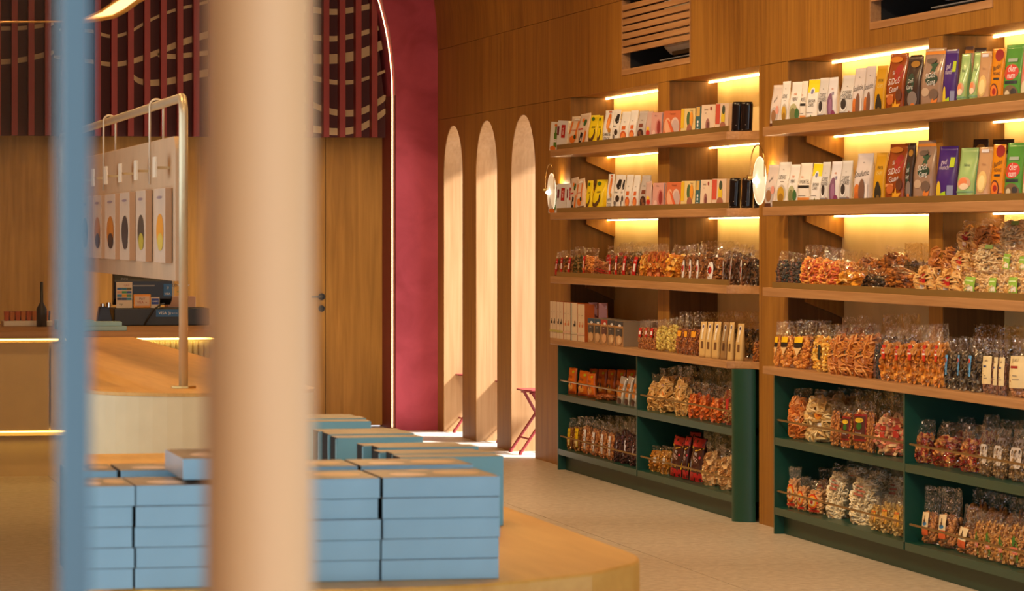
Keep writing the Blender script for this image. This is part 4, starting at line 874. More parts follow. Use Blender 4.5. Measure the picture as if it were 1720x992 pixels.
P_('greycrack', 'grey-brown cracker bag with dark green star, white handwriting and orange stars', solid('cracker_bag', 'pouch', (.14, .07, .31), (158, 126, 102), [('r', -1, .9, 1, .95, (216, 130, 40)), ('p', [(-.2, .6), (-.05, .7), (-.3, .74), (.05, .76), (.1, .86), (.25, .76), (.5, .76), (.3, .68), (.35, .58), (.1, .64)], (24, 70, 44)), ('e', .1, .5, .6, .09, (24, 56, 40)), ('t', 'SiDoS', -.05, .56, .12, WH, .1), ('t', 'Gang', .1, .45, .12, WH, .1), ('e', -.4, .3, .4, .07, (190, 160, 130)), ('e', .4, .26, .4, .09, (110, 86, 70)), ('p', [(.2, .14), (.35, .2), (.5, .16), (.8, .2), (.7, .1), (.4, .05)], (216, 120, 40)), ('e', -.4, .06, .4, .05, (230, 150, 50)), ('e', -.2, .8, .5, .04, (100, 80, 66))], wob=.03, rough=.25))
P_('purple', 'deep purple pouch with yellow banana and green label', solid('snack_pouch', 'stand', (.13, .07, .29), PU, [('t', 'gud', -.3, .72, .13, (210, 190, 200)), ('t', 'munch', -.2, .62, .12, (210, 190, 200)), ('e', -.5, .2, .28, .18, (214, 180, 40)), ('p', [(-.6, .02), (-.2, .16), (.3, .2), (.4, .02)], (170, 200, 30)), ('e', -.1, .07, .35, .05, (190, 30, 30)), ('r', .45, .02, .95, .3, (130, 130, 160)), ('r', .4, .62, .85, .8, (180, 196, 20))], rough=.3))
P_('greenp', 'pale green pouch with a bowl of crackers', solid('snack_pouch', 'stand', (.12, .08, .26), LG, [('t', 'Nanas', 0, .68, .09, (54, 84, 60)), ('e', 0, .34, .75, .12, (196, 150, 110)), ('e', -.1, .36, .5, .08, (214, 120, 70)), ('e', .1, .28, .5, .06, (224, 196, 160)), ('r', -1, .17, 1, .2, (110, 150, 110))], side=(90, 140, 104), rough=.25))
P_('beige', 'beige glossy pouch with pale noodle sticks', solid('snack_pouch', 'stand', (.11, .07, .26), (186, 142, 98), [('e', 0, .36, .7, .2, (206, 170, 100)), ('e', 0, .34, .5, .14, (226, 196, 130)), ('r', -1, .02, 1, .14, (206, 170, 150)), ('t', 'bihun', 0, .68, .07, (150, 100, 70)), ('r', -.6, .9, .5, .96, (210, 200, 196))], rough=.2))
P_('orangec', 'orange pouch with red cap and curry bowl picture', solid('snack_pouch', 'stand', (.13, .07, .28), (206, 126, 20), [('e', .2, .88, .7, .11, (140, 16, 14)), ('t', 'Bumbu', 0, .66, .14, BK, .2), ('t', 'PADANG', .1, .54, .09, BK), ('r', -.3, .43, .6, .47, BK), ('e', -.1, .2, .7, .17, (90, 40, 20)), ('e', -.1, .21, .56, .13, (216, 110, 30)), ('e', 0, .22, .3, .06, (150, 30, 20)), ('r', .5, .02, .95, .14, (120, 30, 40))], rough=.25))
P_('kiss', 'green foil bag with red bubble lettering and a white printed animal head left out', solid('chips_bag', 'stand', (.14, .07, .29), (82, 140, 56), [('e', -.1, .52, .85, .14, (190, 40, 24)), ('t', 'cker', 0, .58, .17, WH), ('t', 'num', 0, .46, .17, WH), ('r', -.7, .32, .7, .37, (24, 30, 40)), ('e', 0, .15, .85, .15, (110, 84, 54)), ('e', -.3, .14, .3, .07, (196, 176, 140)), ('e', .4, .18, .3, .06, (50, 44, 40)), ('r', -.6, .7, .5, .76, (150, 160, 140))], rough=.2))
P_('pinkbag', 'pink and gold foil bag with orange leaf print', solid('chips_bag', 'stand', (.13, .07, .28), (206, 136, 116), [('e', 0, .55, .7, .16, (206, 90, 50)), ('e', .1, .6, .4, .08, (60, 110, 50)), ('e', 0, .2, .8, .16, (206, 190, 150)), ('t', 'kress', 0, .8, .12, WH)], rough=.2))
PROTO['kiss']['label'] = 'green foil bag with red bubble lettering and mushroom-brown snack picture'
# clear bags
P_('redstripe', 'clear bag of brown crackers with an upright red label', clearbag('cracker_bag', (.10, .07, .17), 'chip', .011, [(150, 92, 40), (186, 124, 60), (112, 66, 30)], .72, [('r', -.35, .06, .2, .70, (186, 28, 22)), ('r', -.22, .28, .08, .5, WH), ('t', 'asli', -.07, .6, .08, WH)]))
P_('pepper', 'clear bag of mixed green and brown chips without label', clearbag('chips_bag', (.10, .07, .18), 'chip', .010, [(120, 96, 44), (160, 110, 50), (84, 80, 30)], .72))
P_('maca', 'clear bag of orange crackers with a red and white label', clearbag('cracker_bag', (.11, .07, .18), 'ring', .009, [(206, 122, 44), (226, 150, 70), (170, 90, 30)], .72, [('r', -.75, .04, -.2, .72, (190, 30, 24)), ('r', -.6, .3, -.36, .56, WH)]))
P_('flat', 'flat speckled cracker sheet bag with red writing, leaning', clearbag('cracker_bag', (.15, .03, .16), 'chip', .008, [(206, 150, 90), (190, 120, 70), (170, 90, 50)], .92, [('r', -.6, .4, .7, .44, RD), ('r', -.3, .5, .8, .55, RD)]))
P_('chipsY', 'clear bag of yellow flower-shaped chips', clearbag('chips_bag', (.12, .08, .19), 'chip', .015, [(226, 158, 40), (240, 186, 80), (206, 120, 30)], .76))
P_('chipsO', 'clear bag of orange and yellow chips', clearbag('chips_bag', (.12, .08, .19), 'chip', .014, [(222, 132, 44), (236, 170, 70), (200, 100, 40)], .78, [('e', -.5, .55, .16, .05, RD)]))
P_('oval', 'clear bag of brown chips with a white oval label and red emblem', clearbag('chips_bag', (.11, .07, .19), 'chip', .012, [(150, 88, 36), (176, 112, 54), (110, 60, 24)], .70, [('e', -.3, .34, .36, .26, WH), ('e', -.3, .38, .2, .09, (176, 26, 22)), ('r', -.45, .2, -.15, .21, GY)]))
P_('ovalD', 'clear bag of dark brown chips with a white oval label', clearbag('chips_bag', (.11, .07, .17), 'chip', .012, [(104, 58, 22), (140, 84, 40), (70, 40, 18)], .72, [('e', -.5, .4, .26, .3, (206, 198, 190)), ('e', -.5, .42, .14, .1, (150, 30, 30))]))
P_('darkbag', 'clear bag of dark brown dried snack', clearbag('dried_snack_bag', (.12, .07, .16), 'chip', .011, [(70, 44, 24), (110, 70, 34), (44, 30, 18)], .74))
P_('nutred', 'clear bag of brown nuts with a red and white label', clearbag('nut_bag', (.09, .06, .20), 'nut', .0095, [(160, 92, 40), (190, 120, 56), (130, 70, 30)], .74, [('r', -.55, .42, .15, .72, (180, 26, 22)), ('r', -.4, .5, .0, .62, WH)]))
P_('pista', 'clear bag of pale green pistachios', clearbag('nut_bag', (.10, .06, .20), 'nut', .013, [(196, 166, 70), (176, 140, 60), (210, 184, 96)], .78))
P_('almor', 'clear bag of reddish brown nuts with a small orange label', clearbag('nut_bag', (.10, .06, .23), 'stick', .010, [(150, 80, 34), (180, 104, 44), (110, 56, 24)], .60, [('r', -.4, .42, .3, .56, (224, 150, 30))]))
P_('kraft', 'narrow kraft paper bag with oval logo and a window', solid('kraft_bag', 'pouch', (.075, .05, .21), (206, 166, 100), [('e', -.1, .86, .4, .08, (230, 216, 196)), ('e', -.1, .86, .26, .05, (70, 40, 60)), ('e', -.1, .75, .3, .07, (236, 224, 206)), ('r', -.35, .5, .2, .7, (216, 196, 160)), ('r', -.2, .24, .5, .44, (110, 74, 40)), ('r', -.8, .995, .8, 1.0, BR)]))
P_('kraftD', 'brown kraft paper bag with oval logo and a dark window', solid('kraft_bag', 'pouch', (.075, .05, .205), (150, 112, 66), [('e', -.1, .84, .4, .1, (200, 186, 170)), ('e', -.1, .86, .24, .05, (60, 36, 50)), ('r', -.35, .5, .2, .74, (176, 160, 130)), ('r', -.2, .24, .5, .44, (80, 50, 28))]))
P_('goldbag', 'gold-tinted clear bag of dark dried snack behind', clearbag('dried_snack_bag', (.16, .08, .23), 'chip', .013, [(90, 60, 20), (150, 100, 30), (60, 40, 16)], .62, film=M_FILMG))
P_('javabag', 'orange foil chips bag with dark lettering and a yellow tag', solid('chips_bag', 'pillow', (.13, .07, .19), (216, 104, 16), [('t', 'JAVA', -.05, .66, .15, BK, -.2), ('e', .4, .84, .25, .05, (190, 190, 30)), ('e', 0, .3, .5, .13, (236, 160, 70)), ('e', -.4, .42, .12, .07, (60, 40, 40)), ('e', .1, .4, .14, .08, (90, 60, 60)), ('r', -.9, .06, .9, .12, (150, 50, 16))], wob=.06, rough=.3, jag=.05))
P_('silver', 'silver and orange striped foil pack with black lettering', solid('chips_bag', 'pillow', (.10, .06, .17), (206, 190, 170), [('r', -.5, .3, .5, .75, (206, 120, 40)), ('t', 'DUKU', 0, .62, .12, BK), ('t', 'NACHO', 0, .48, .12, BK), ('e', 0, .15, .7, .1, (90, 60, 50)), ('r', .6, .1, .8, .9, WH)], wob=.08, rough=.2, jag=.04, metal=.4))
P_('caramel', 'small brown block of caramel cubes in film', clearbag('candy_block', (.13, .06, .07), 'cube', .012, [(176, 96, 40), (150, 78, 34)], .9))
P_('bigchip', 'large clear bag of pale tempeh chips with an orange sticker', clearbag('chips_bag', (.17, .10, .30), 'disc', .018, [(206, 156, 84), (190, 136, 66), (222, 178, 110)], .74, [('e', -.3, .40, .2, .07, (214, 120, 40)), ('e', -.25, .58, .12, .04, (190, 150, 160))]))
P_('orcracker', 'clear bag of shiny orange crackers', clearbag('cracker_bag', (.15, .10, .24), 'chip', .018, [(224, 110, 26), (206, 90, 20), (236, 140, 60)], .66))
P_('tallcrack', 'tall clear bag of pale crackers with red print', clearbag('cracker_bag', (.12, .08, .30), 'chip', .013, [(214, 170, 100), (196, 140, 76), (190, 80, 50)], .80, [('r', -.1, .3, .3, .6, (176, 40, 34))]))
P_('yellab', 'clear bag with a tall yellow label', clearbag('snack_bag', (.11, .07, .24), 'chip', .012, [(176, 110, 44), (150, 84, 34), (200, 140, 60)], .70, [('r', -.7, .12, .2, .66, (222, 184, 10)), ('t', 'JUARA', -.25, .55, .07, BK), ('r', -.6, .14, .1, .3, (226, 206, 140))]))
P_('whitelab', 'clear bag of brown bread sticks with a white label', clearbag('snack_bag', (.12, .07, .23), 'stick', .014, [(180, 108, 50), (150, 80, 34), (206, 140, 76)], .72, [('r', -.6, .12, .05, .66, (214, 208, 206)), ('r', -.5, .4, -.1, .42, GY), ('r', -.5, .46, -.1, .48, GY)]))
P_('purplebag', 'dark purple and white bread snack bag', clearbag('snack_bag', (.13, .08, .24), 'disc', .014, [(70, 34, 26), (50, 24, 24), (96, 50, 40)], .74, [('r', -.9, .1, -.3, .66, (84, 50, 130)), ('r', .0, .3, .25, .6, (206, 200, 210)), ('p', [(-.6, .1), (-.2, .3), (-.1, .12)], (206, 200, 206))]))
P_('foilred', 'large red and brown foil bag with yellow swoosh and NGO lettering', solid('chips_bag', 'pillow', (.17, .10, .27), (70, 34, 26), [('r', -.95, .03, .95, .22, (176, 24, 22)), ('p', [(-.95, .22), (-.95, .3), (0, .26), (.95, .4), (.95, .22)], (226, 180, 20)), ('r', -.9, .78, .9, .97, (170, 28, 20)), ('p', [(-.9, .74), (0, .68), (.9, .76), (.9, .79), (-.9, .79)], (216, 160, 30)), ('t', 'NGO', .1, .5, .13, (226, 190, 180), -.2), ('t', 'WK', .1, .62, .1, WH, -.2), ('e', .6, .56, .1, .03, (206, 50, 60)), ('t', 'S', -.5, .38, .16, (200, 200, 210))], wob=.05, rough=.22, jag=.03))
P_('beigechip', 'large clear bag of beige cassava chips', clearbag('chips_bag', (.19, .11, .27), 'chip', .021, [(222, 176, 112), (206, 150, 86), (232, 196, 140)], .78))
P_('yelfoil', 'clear bag of yellow-brown banana chips', clearbag('chips_bag', (.14, .09, .20), 'chip', .016, [(206, 140, 34), (176, 110, 30), (222, 160, 60)], .82, [('r', .0, .4, .4, .6, (190, 180, 170))]))
P_('orball', 'clear bag of orange cracker rounds with white price tags', clearbag('cracker_bag', (.15, .09, .27), 'disc', .017, [(214, 126, 50), (196, 104, 36), (224, 150, 80)], .80, [('r', -.9, .36, -.35, .46, (222, 214, 204)), ('r', .0, .36, .5, .46, (222, 214, 204))]))
P_('palepuff', 'large clear bag of pale round puffs with an orange sticker and white tag', clearbag('cracker_bag', (.20, .12, .29), 'disc', .022, [(218, 180, 116), (206, 162, 92), (230, 200, 140)], .84, [('e', .1, .52, .22, .08, (222, 140, 40)), ('e', .1, .52, .12, .04, (200, 100, 30)), ('r', .1, .28, .6, .37, (226, 220, 214)), ('e', -.6, .62, .16, .06, (216, 150, 60))]))
P_('nutty', 'clear bag of small spiced nuts', clearbag('nut_bag', (.12, .07, .24), 'nut', .009, [(190, 112, 44), (214, 140, 60), (150, 84, 34)], .84))
P_('redcol', 'clear bag of nutty snack with a red and green printed label', clearbag('nut_bag', (.13, .08, .26), 'nut', .010, [(196, 116, 44), (170, 90, 34), (216, 144, 64)], .84, [('r', -.5, .2, .65, .74, (150, 28, 18)), ('r', -.42, .24, .57, .70, (84, 34, 22)), ('e', .05, .62, .4, .05, (222, 180, 40)), ('e', .1, .50, .25, .07, (50, 100, 30)), ('t', 'kacang', .05, .36, .07, WH)]))
P_('pinkred', 'large clear bag of pale crackers printed with red and pink marks', clearbag('cracker_bag', (.22, .10, .24), 'stick', .019, [(226, 180, 124), (212, 150, 96), (206, 110, 80)], .90, [('r', -.5, .56, -.15, .66, (176, 50, 34)), ('r', -.48, .40, -.2, .52, (186, 60, 40)), ('r', .2, .6, .55, .7, (176, 50, 34)), ('r', .25, .42, .5, .56, (186, 50, 34))]))
P_('peanut', 'clear bag of peanuts with a round red and yellow print', clearbag('nut_bag', (.13, .08, .25), 'nut', .014, [(214, 160, 100), (196, 134, 76)], .72, [('e', -.1, .36, .62, .22, (206, 50, 20)), ('e', -.1, .36, .5, .18, (226, 150, 30)), ('e', -.1, .36, .36, .13, (206, 176, 130)), ('e', -.1, .35, .16, .07, (160, 20, 24)), ('r', -.8, .06, .6, .12, (190, 40, 24))]))
P_('whitenood', 'large clear bag of white ring crackers with faint red print', clearbag('cracker_bag', (.18, .11, .32), 'ring', .013, [(228, 206, 160), (214, 186, 136), (236, 220, 184)], .88, [('r', -.4, .56, .2, .60, (176, 96, 70)), ('r', -.35, .64, .3, .67, (176, 96, 70)), ('r', -.3, .72, .1, .74, (176, 96, 70))]))
P_('yelhouse', 'clear bag of pale crackers with a yellow house-shaped label', clearbag('cracker_bag', (.13, .08, .22), 'chip', .016, [(222, 190, 120), (206, 166, 90)], .76, [('p', [(-.7, .24), (.2, .24), (.2, .56), (-.25, .64), (-.7, .56)], (226, 166, 60)), ('r', -.7, .56, .2, .6, (206, 90, 30)), ('e', -.25, .40, .22, .08, (206, 150, 90))]))
P_('chili', 'clear bag of orange crumbly snack with dark red chili', clearbag('chili_snack_bag', (.17, .10, .26), 'chip', .011, [(196, 120, 50), (216, 150, 70), (160, 36, 24)], .68, [('r', .0, .9, .12, .95, WH)]))
P_('whitecard', 'clear bag of grey-brown dried fish snack with a white cut-out label', clearbag('dried_fish_bag', (.16, .10, .25), 'stick', .012, [(150, 112, 64), (176, 140, 90), (110, 80, 44)], .66, [('p', [(-.7, .26), (.2, .26), (.3, .34), (.3, .58), (.1, .66), (-.6, .66), (-.8, .58), (-.8, .34)], (206, 190, 172)), ('p', [(-.6, .56), (-.5, .62), (-.45, .6), (-.55, .52)], BK), ('p', [(.15, .54), (.2, .6), (.1, .62), (.08, .55)], BK), ('e', -.2, .52, .08, .02, GY)]))
P_('guitar', 'clear bag of nutty clusters with a cream and orange guitar label', clearbag('snack_bag', (.14, .09, .30), 'nut', .014, [(170, 106, 50), (196, 130, 66), (140, 84, 40)], .56, [('r', -.75, .16, .1, .30, (206, 90, 40)), ('r', -.75, .30, .1, .56, (222, 196, 150)), ('e', -.32, .36, .26, .035, (60, 120, 160)), ('r', -.36, .36, -.28, .5, (70, 44, 30)), ('e', -.32, .41, .1, .03, (90, 60, 30))]))
P_('roll', 'clear bag of rolled wafers with a green and red pointed label', clearbag('wafer_bag', (.14, .09, .27), 'stick', .017, [(196, 136, 66), (214, 158, 86), (160, 100, 44)], .80, [('p', [(-.8, .1), (.1, .1), (.1, .4), (-.35, .62), (-.8, .4)], (110, 140, 50)), ('r', -.8, .24, .1, .38, (206, 110, 84)), ('t', 'ROLL', -.35, .31, .08, WH), ('r', -.7, .16, -.4, .22, WH), ('e', -.35, .48, .2, .08, (60, 110, 40))]))
P_('almond', 'clear bag of golden almonds with a yellow and black label', clearbag('nut_bag', (.10, .065, .24), 'nut', .0105, [(206, 126, 40), (186, 104, 30), (222, 150, 64)], .68, [('r', -.6, .54, .3, .66, (232, 184, 20)), ('r', -.6, .44, .3, .54, (40, 30, 20)), ('p', [(-.6, .44), (-.15, .26), (.3, .44)], (220, 180, 120))]))
P_('macaron', 'clear bag of yellow macaroni with a striped narrow label', clearbag('macaroni_bag', (.12, .07, .24), 'stick', .015, [(226, 166, 50), (210, 140, 36), (236, 190, 90)], .72, [('r', -.8, .3, -.5, .6, (226, 214, 190)), ('r', -.78, .34, -.55, .46, (30, 60, 40)), ('r', -.2, .26, .05, .56, (40, 40, 30))]))
P_('bread', 'clear bag of long toasted bread with a cream and green label', clearbag('bread_bag', (.11, .08, .26), 'disc', .018, [(196, 120, 46), (176, 98, 34), (214, 146, 70)], .74, [('r', -.85, .28, -.35, .70, (224, 196, 150)), ('r', -.8, .32, -.4, .52, (44, 76, 44)), ('e', -.6, .58, .14, .04, (190, 70, 40))]))
P_('crispred', 'clear bag of orange crisps with a red label', clearbag('crisps_bag', (.12, .08, .26), 'chip', .016, [(226, 150, 50), (206, 124, 40), (236, 176, 90)], .70, [('r', -.75, .40, -.1, .66, (196, 44, 24)), ('r', -.7, .50, -.15, .53, WH), ('t', 'crispy', -.4, .58, .05, WH)]))
P_('fishblue', 'clear bag of grey dried fish with a light blue label', clearbag('dried_fish_bag', (.13, .09, .25), 'chip', .015, [(96, 80, 56), (130, 106, 72), (60, 50, 40)], .70, [('r', -.85, .28, -.25, .66, (96, 160, 206)), ('p', [(-.75, .36), (-.35, .56), (-.3, .5), (-.6, .32)], (40, 60, 110)), ('e', -.55, .56, .2, .04, (206, 60, 50))]))
P_('creamlab', 'clear pouch with a tall cream label and small blue square', clearbag('spice_bag', (.10, .07, .26), 'nut', .008, [(150, 100, 70), (120, 80, 56)], .62, [('r', -.8, .18, .6, .68, (222, 196, 140)), ('t', 'juku', -.1, .6, .07, BR), ('r', -.5, .48, .0, .51, (30, 50, 100)), ('r', -.3, .32, .0, .33, GY), ('r', -.3, .28, .2, .29, GY)]))
P_('creamred', 'clear pouch with a tall cream label and a small red bar', clearbag('spice_bag', (.12, .08, .25), 'nut', .008, [(190, 130, 80), (160, 104, 60)], .62, [('r', -.8, .16, .7, .70, (222, 196, 140)), ('t', 'JUKU', -.2, .62, .08, BR), ('r', -.6, .49, .1, .53, (150, 30, 20)), ('r', -.3, .36, .1, .37, GY), ('r', -.3, .30, .3, .31, GY)]))
P_('fritter', 'clear bag of orange fried strips', clearbag('fried_snack_bag', (.13, .08, .20), 'ring', .012, [(214, 126, 40), (190, 84, 40), (230, 160, 70)], .70))
P_('darkmix', 'clear bag of dark sweets', clearbag('sweets_bag', (.10, .07, .18), 'nut', .010, [(60, 44, 36), (110, 60, 40), (40, 46, 44)], .76))
P_('chipsG', 'clear bag of golden chips', clearbag('chips_bag', (.16, .10, .19), 'chip', .017, [(232, 160, 40), (216, 136, 26), (240, 186, 80)], .66))
P_('long', 'long clear bag of brown crackers lying tilted', clearbag('cracker_bag', (.16, .07, .22), 'stick', .016, [(170, 96, 30), (200, 124, 44), (120, 66, 24)], .86))
P_('redtag', 'clear bag of pale crackers with a red label and white price tag', clearbag('cracker_bag', (.17, .10, .19), 'disc', .018, [(224, 170, 90), (206, 146, 70), (234, 188, 116)], .78, [('r', -.7, .12, .1, .62, (176, 26, 24)), ('r', -.35, .16, .0, .34, (230, 214, 190)), ('r', -.6, .5, .0, .53, (220, 180, 150))]))
P_('greentag', 'clear bag of cream noodle crackers with a green label and white tag', clearbag('cracker_bag', (.17, .10, .19), 'stick', .015, [(224, 184, 120), (206, 160, 90), (236, 204, 150)], .80, [('r', -.7, .2, .1, .70, (140, 176, 60)), ('r', -.45, .24, .0, .40, (230, 220, 190)), ('r', -.6, .55, .0, .6, (200, 216, 150))]))
P_('bigbrown', 'large clear bag of brown biscuits', clearbag('biscuit_bag', (.17, .11, .24), 'disc', .024, [(196, 118, 44), (214, 140, 66), (170, 96, 34)], .70))
P_('bignood', 'large clear bag of tangled pale noodles', clearbag('noodle_bag', (.22, .12, .24), 'ring', .016, [(216, 176, 116), (196, 150, 90), (230, 200, 146)], .86, [('r', -.1, .72, .3, .84, (120, 140, 60))]))
P_('card', 'brown-lidded grey carton with a biscuit picture', solid('biscuit_carton', 'box', (.10, .10, .17), (176, 130, 84), [('r', -1, .8, 1, 1, (60, 60, 64)), ('r', -1, .76, 1, .81, (206, 150, 90)), ('r', -.8, .42, .8, .72, (70, 64, 60)), ('e', .1, .26, .7, .18, (206, 160, 110)), ('e', .2, .24, .3, .1, (226, 190, 140)), ('e', .3, .84, .4, .05, WH), ('t', 'BISKUIT', 0, .64, .06, WH)], side=(140, 118, 92)))
P_('cardblue', 'blue-lidded grey carton with a biscuit picture', solid('biscuit_carton', 'box', (.10, .10, .17), (176, 130, 84), [('r', -1, .8, 1, 1, (50, 76, 96)), ('r', -1, .76, 1, .81, (206, 150, 90)), ('r', -.8, .42, .8, .72, (70, 64, 60)), ('e', .1, .26, .7, .18, (206, 160, 110)), ('e', .3, .84, .4, .05, WH), ('t', 'BISKUIT', 0, .64, .06, WH)], side=(140, 118, 92)))
P_('cardred', 'red-lidded grey carton with a biscuit picture', solid('biscuit_carton', 'box', (.10, .10, .17), (176, 130, 84), [('r', -1, .8, 1, 1, (166, 50, 36)), ('r', -1, .76, 1, .81, (206, 150, 90)), ('r', -.8, .42, .8, .72, (90, 50, 44)), ('e', .1, .26, .7, .18, (216, 160, 110)), ('e', .3, .84, .4, .05, WH), ('t', 'BISKUIT', 0, .64, .06, WH)], side=(140, 118, 92)))
P_('syrup', 'tall cream carton with two dark bottle silhouettes and a green foot stripe', solid('drink_carton', 'box', (.16, .07, .25), (222, 196, 164), [('r', -.7, .4, -.3, .47, BK), ('r', -.45, .45, -.28, .54, BK), ('r', .2, .4, .6, .47, BK), ('r', .45, .45, .6, .54, BK), ('r', -1, .17, 1, .23, (190, 176, 90)), ('r', -.02, .0, .02, 1, (170, 140, 110)), ('r', -.6, .72, -.35, .73, BR), ('r', .3, .72, .55, .73, BR)], side=(176, 84, 26)))
P_('syrupO', 'tall cream carton with two orange bottle silhouettes and a pink foot stripe', solid('drink_carton', 'box', (.16, .07, .25), (224, 196, 160), [('r', -.7, .38, -.3, .45, (214, 120, 70)), ('r', -.45, .43, -.28, .52, (214, 120, 70)), ('r', .2, .38, .6, .45, (214, 120, 70)), ('r', .45, .43, .6, .52, (214, 120, 70)), ('r', -1, .17, 1, .23, (222, 180, 150)), ('r', -.02, .0, .02, 1, (170, 140, 110)), ('r', -.6, .7, -.35, .71, BR), ('r', .3, .7, .55, .71, BR)], side=(176, 84, 26)))
P_('syrupT', 'tall cream carton with a teal edge and one dark bottle', solid('drink_carton', 'box', (.12, .07, .25), (222, 196, 164), [('r', -1, 0, -.75, 1, (70, 150, 150)), ('r', -.1, .38, .5, .45, BK), ('r', .2, .43, .45, .53, BK), ('r', -.7, .17, 1, .22, (206, 190, 160))], side=(176, 84, 26)))
P_('pinkcarton', 'tall pink carton seen from its side with an orange edge', solid('drink_carton', 'box', (.13, .07, .25), (184, 126, 124), [('r', .75, 0, 1, 1, (176, 84, 26)), ('r', .5, .86, .72, .93, (220, 190, 190))]))
for k_ in PROTO: PROTO[k_].hide_render = False
# ------------------------------------------------------------------ placing
NUM = 'first second third fourth fifth sixth seventh eighth ninth tenth eleventh twelfth thirteenth fourteenth fifteenth sixteenth seventeenth eighteenth nineteenth twentieth'.split()
def nth(i):
    if i < 20: return NUM[i]
    return 'twenty-'+NUM[i-20]
USED = set()
def place(key, pl, pr, yt, X0, z0, alpha=25, lean=0, roll=0, label=None, group=None, cat='snack', dscale=1.0, hfix=None):
    p = PROTO[key]; w0, d0, h0 = p['_d']
    if any(c.name.startswith('contents') for c in p.children) and key != 'caramel': pr += .14*(pr-pl)
    al = R(alpha); sx, sy = math.sin(al), -math.cos(al)
    Y0 = Yx(pl, X0)
    lo, hi = .01, 1.2
    for _ in range(30):
        m_ = (lo+hi)/2
        if PX(X0+m_*sx, Y0+m_*sy) < pr: lo = m_
        else: hi = m_
    wd = lo
    h = hfix or max(.04, Zp(yt, X0+wd*sx/2, Y0+wd*sy/2)-z0)
    h = h/math.cos(R(lean))
    r = p if key not in USED else copytree(p)
    USED.add(key)
    k = r
    r.location = (X0, Y0, z0+.001); r.rotation_mode = 'XYZ'
    M = Matrix.Rotation(-(math.pi/2-al), 4, 'Z') @ Matrix.Rotation(R(roll), 4, 'Y') @ Matrix.Rotation(-R(lean), 4, 'X')
    r.rotation_euler = M.to_euler()
    dd = min(1.6, max(.6, (wd/w0)))*dscale
    r.scale = (wd/w0, dd, h/h0)
    lb = p.get('base') or p['label']; p['base'] = lb
    r['base'] = lb
    r['label'] = label; r['category'] = cat; r['group'] = group
    return r
def row(where, X0, z0, items, alpha=25, cat='snack pack', group=None, start=0):
    items = sorted(items, key=lambda t: t[1])
    for i, it in enumerate(items):
        key, pl, pr, yt = it[:4]; o = it[4] if len(it) > 4 else {}
        base = PROTO[key].get('base') or PROTO[key]['label']
        tail = '%s from left, %s' % (nth(i), where); room = 16-len(tail.split())
        cands = [base, base.replace(' and ', ', ', 1) if False else base]
        for sep in (' with ', ' and ', ' of '):
            q = base
            while sep in q: q = q.rsplit(sep, 1)[0]; cands.append(q)
        cands = [q for q in cands if len(q.split()) <= room]
        lab = max(cands, key=len).rstrip(',') if cands else ' '.join(base.split()[:room])
        place(key, pl, pr, yt, o.get('X', X0), o.get('z', z0), o.get('a', alpha), o.get('lean', 3), o.get('roll', 0),
              '%s, %s' % (lab, tail), 'packs, '+where, o.get('cat', cat), o.get('ds', 1.0))
XF = XS+.040
zs = [z+.045 for z in ZS]
S1 = [('bottle', 922.5, 938, 204, dict(X=XS+.03, roll=3)), ('redlab', 934, 951, 202, dict(roll=3)), ('mango', 952.5, 971, 195), ('leaf', 969, 986, 191, dict(roll=-4)), ('banana', 986, 1000.5, 193), ('banana', 1001, 1009, 194),
      ('cheese', 1010, 1026, 185), ('cookie', 1026.5, 1037, 184), ('cashew', 1038, 1053, 187), ('cashew', 1053.5, 1066, 185), ('chocnut', 1067, 1082, 186), ('candy', 1082.5, 1092, 187), ('meat', 1093, 1112.5, 189), ('pinkbig', 1114, 1142, 186), ('mangoyl', 1143, 1166, 182),
      ('tealnar', 1167, 1176, 179), ('creamfish', 1177, 1200, 176), ('pine', 1201, 1223, 173.5), ('tube', 1224.5, 1239, 171, dict(X=XS+.075)), ('tube', 1240, 1255, 171, dict(X=XS+.085))]
row('top left shelf', XF, zs[0], S1)
S2 = [('bottle', 921, 937, 309.5, dict(X=XS+.03, roll=3)), ('redlab', 934.5, 950, 308, dict(roll=2)), ('redlab', 951, 961, 308), ('leaf', 958, 970, 299, dict(roll=-9)), ('mango', 968, 981, 301, dict(roll=-9)), ('banana', 982.5, 991.5, 303), ('banana', 992.5, 1009.5, 301, dict(ds=1.5)), ('cheese', 1017, 1027, 292), ('cookie', 1028, 1040, 293),
      ('cookie', 1040.5, 1046, 294), ('cashew', 1046.5, 1058, 293), ('cashew', 1059.5, 1070, 294), ('chocnut', 1071, 1086, 294), ('candy', 1084, 1094, 305, dict(roll=-8)), ('meat', 1095.5, 1116, 307), ('pinkbig', 1118.5, 1142.5, 306), ('mangoyl', 1143, 1166.5, 304), ('tealnar', 1167, 1175, 303), ('creamfish', 1175.5, 1194, 302), ('pine', 1195, 1219, 300.5),
      ('tube', 1220, 1235, 299, dict(X=XS+.07)), ('tube', 1240.5, 1256, 298.5, dict(X=XS+.085)), ('tube', 1262, 1275, 299, dict(X=XS+.11))]
row('second left shelf', XF, zs[1], S2)
def up(lst, n=2):
    out = []
    for t in lst:
        o = dict(t[4]) if len(t) > 4 else {}
        out.append((*t[:4], o))
    return out
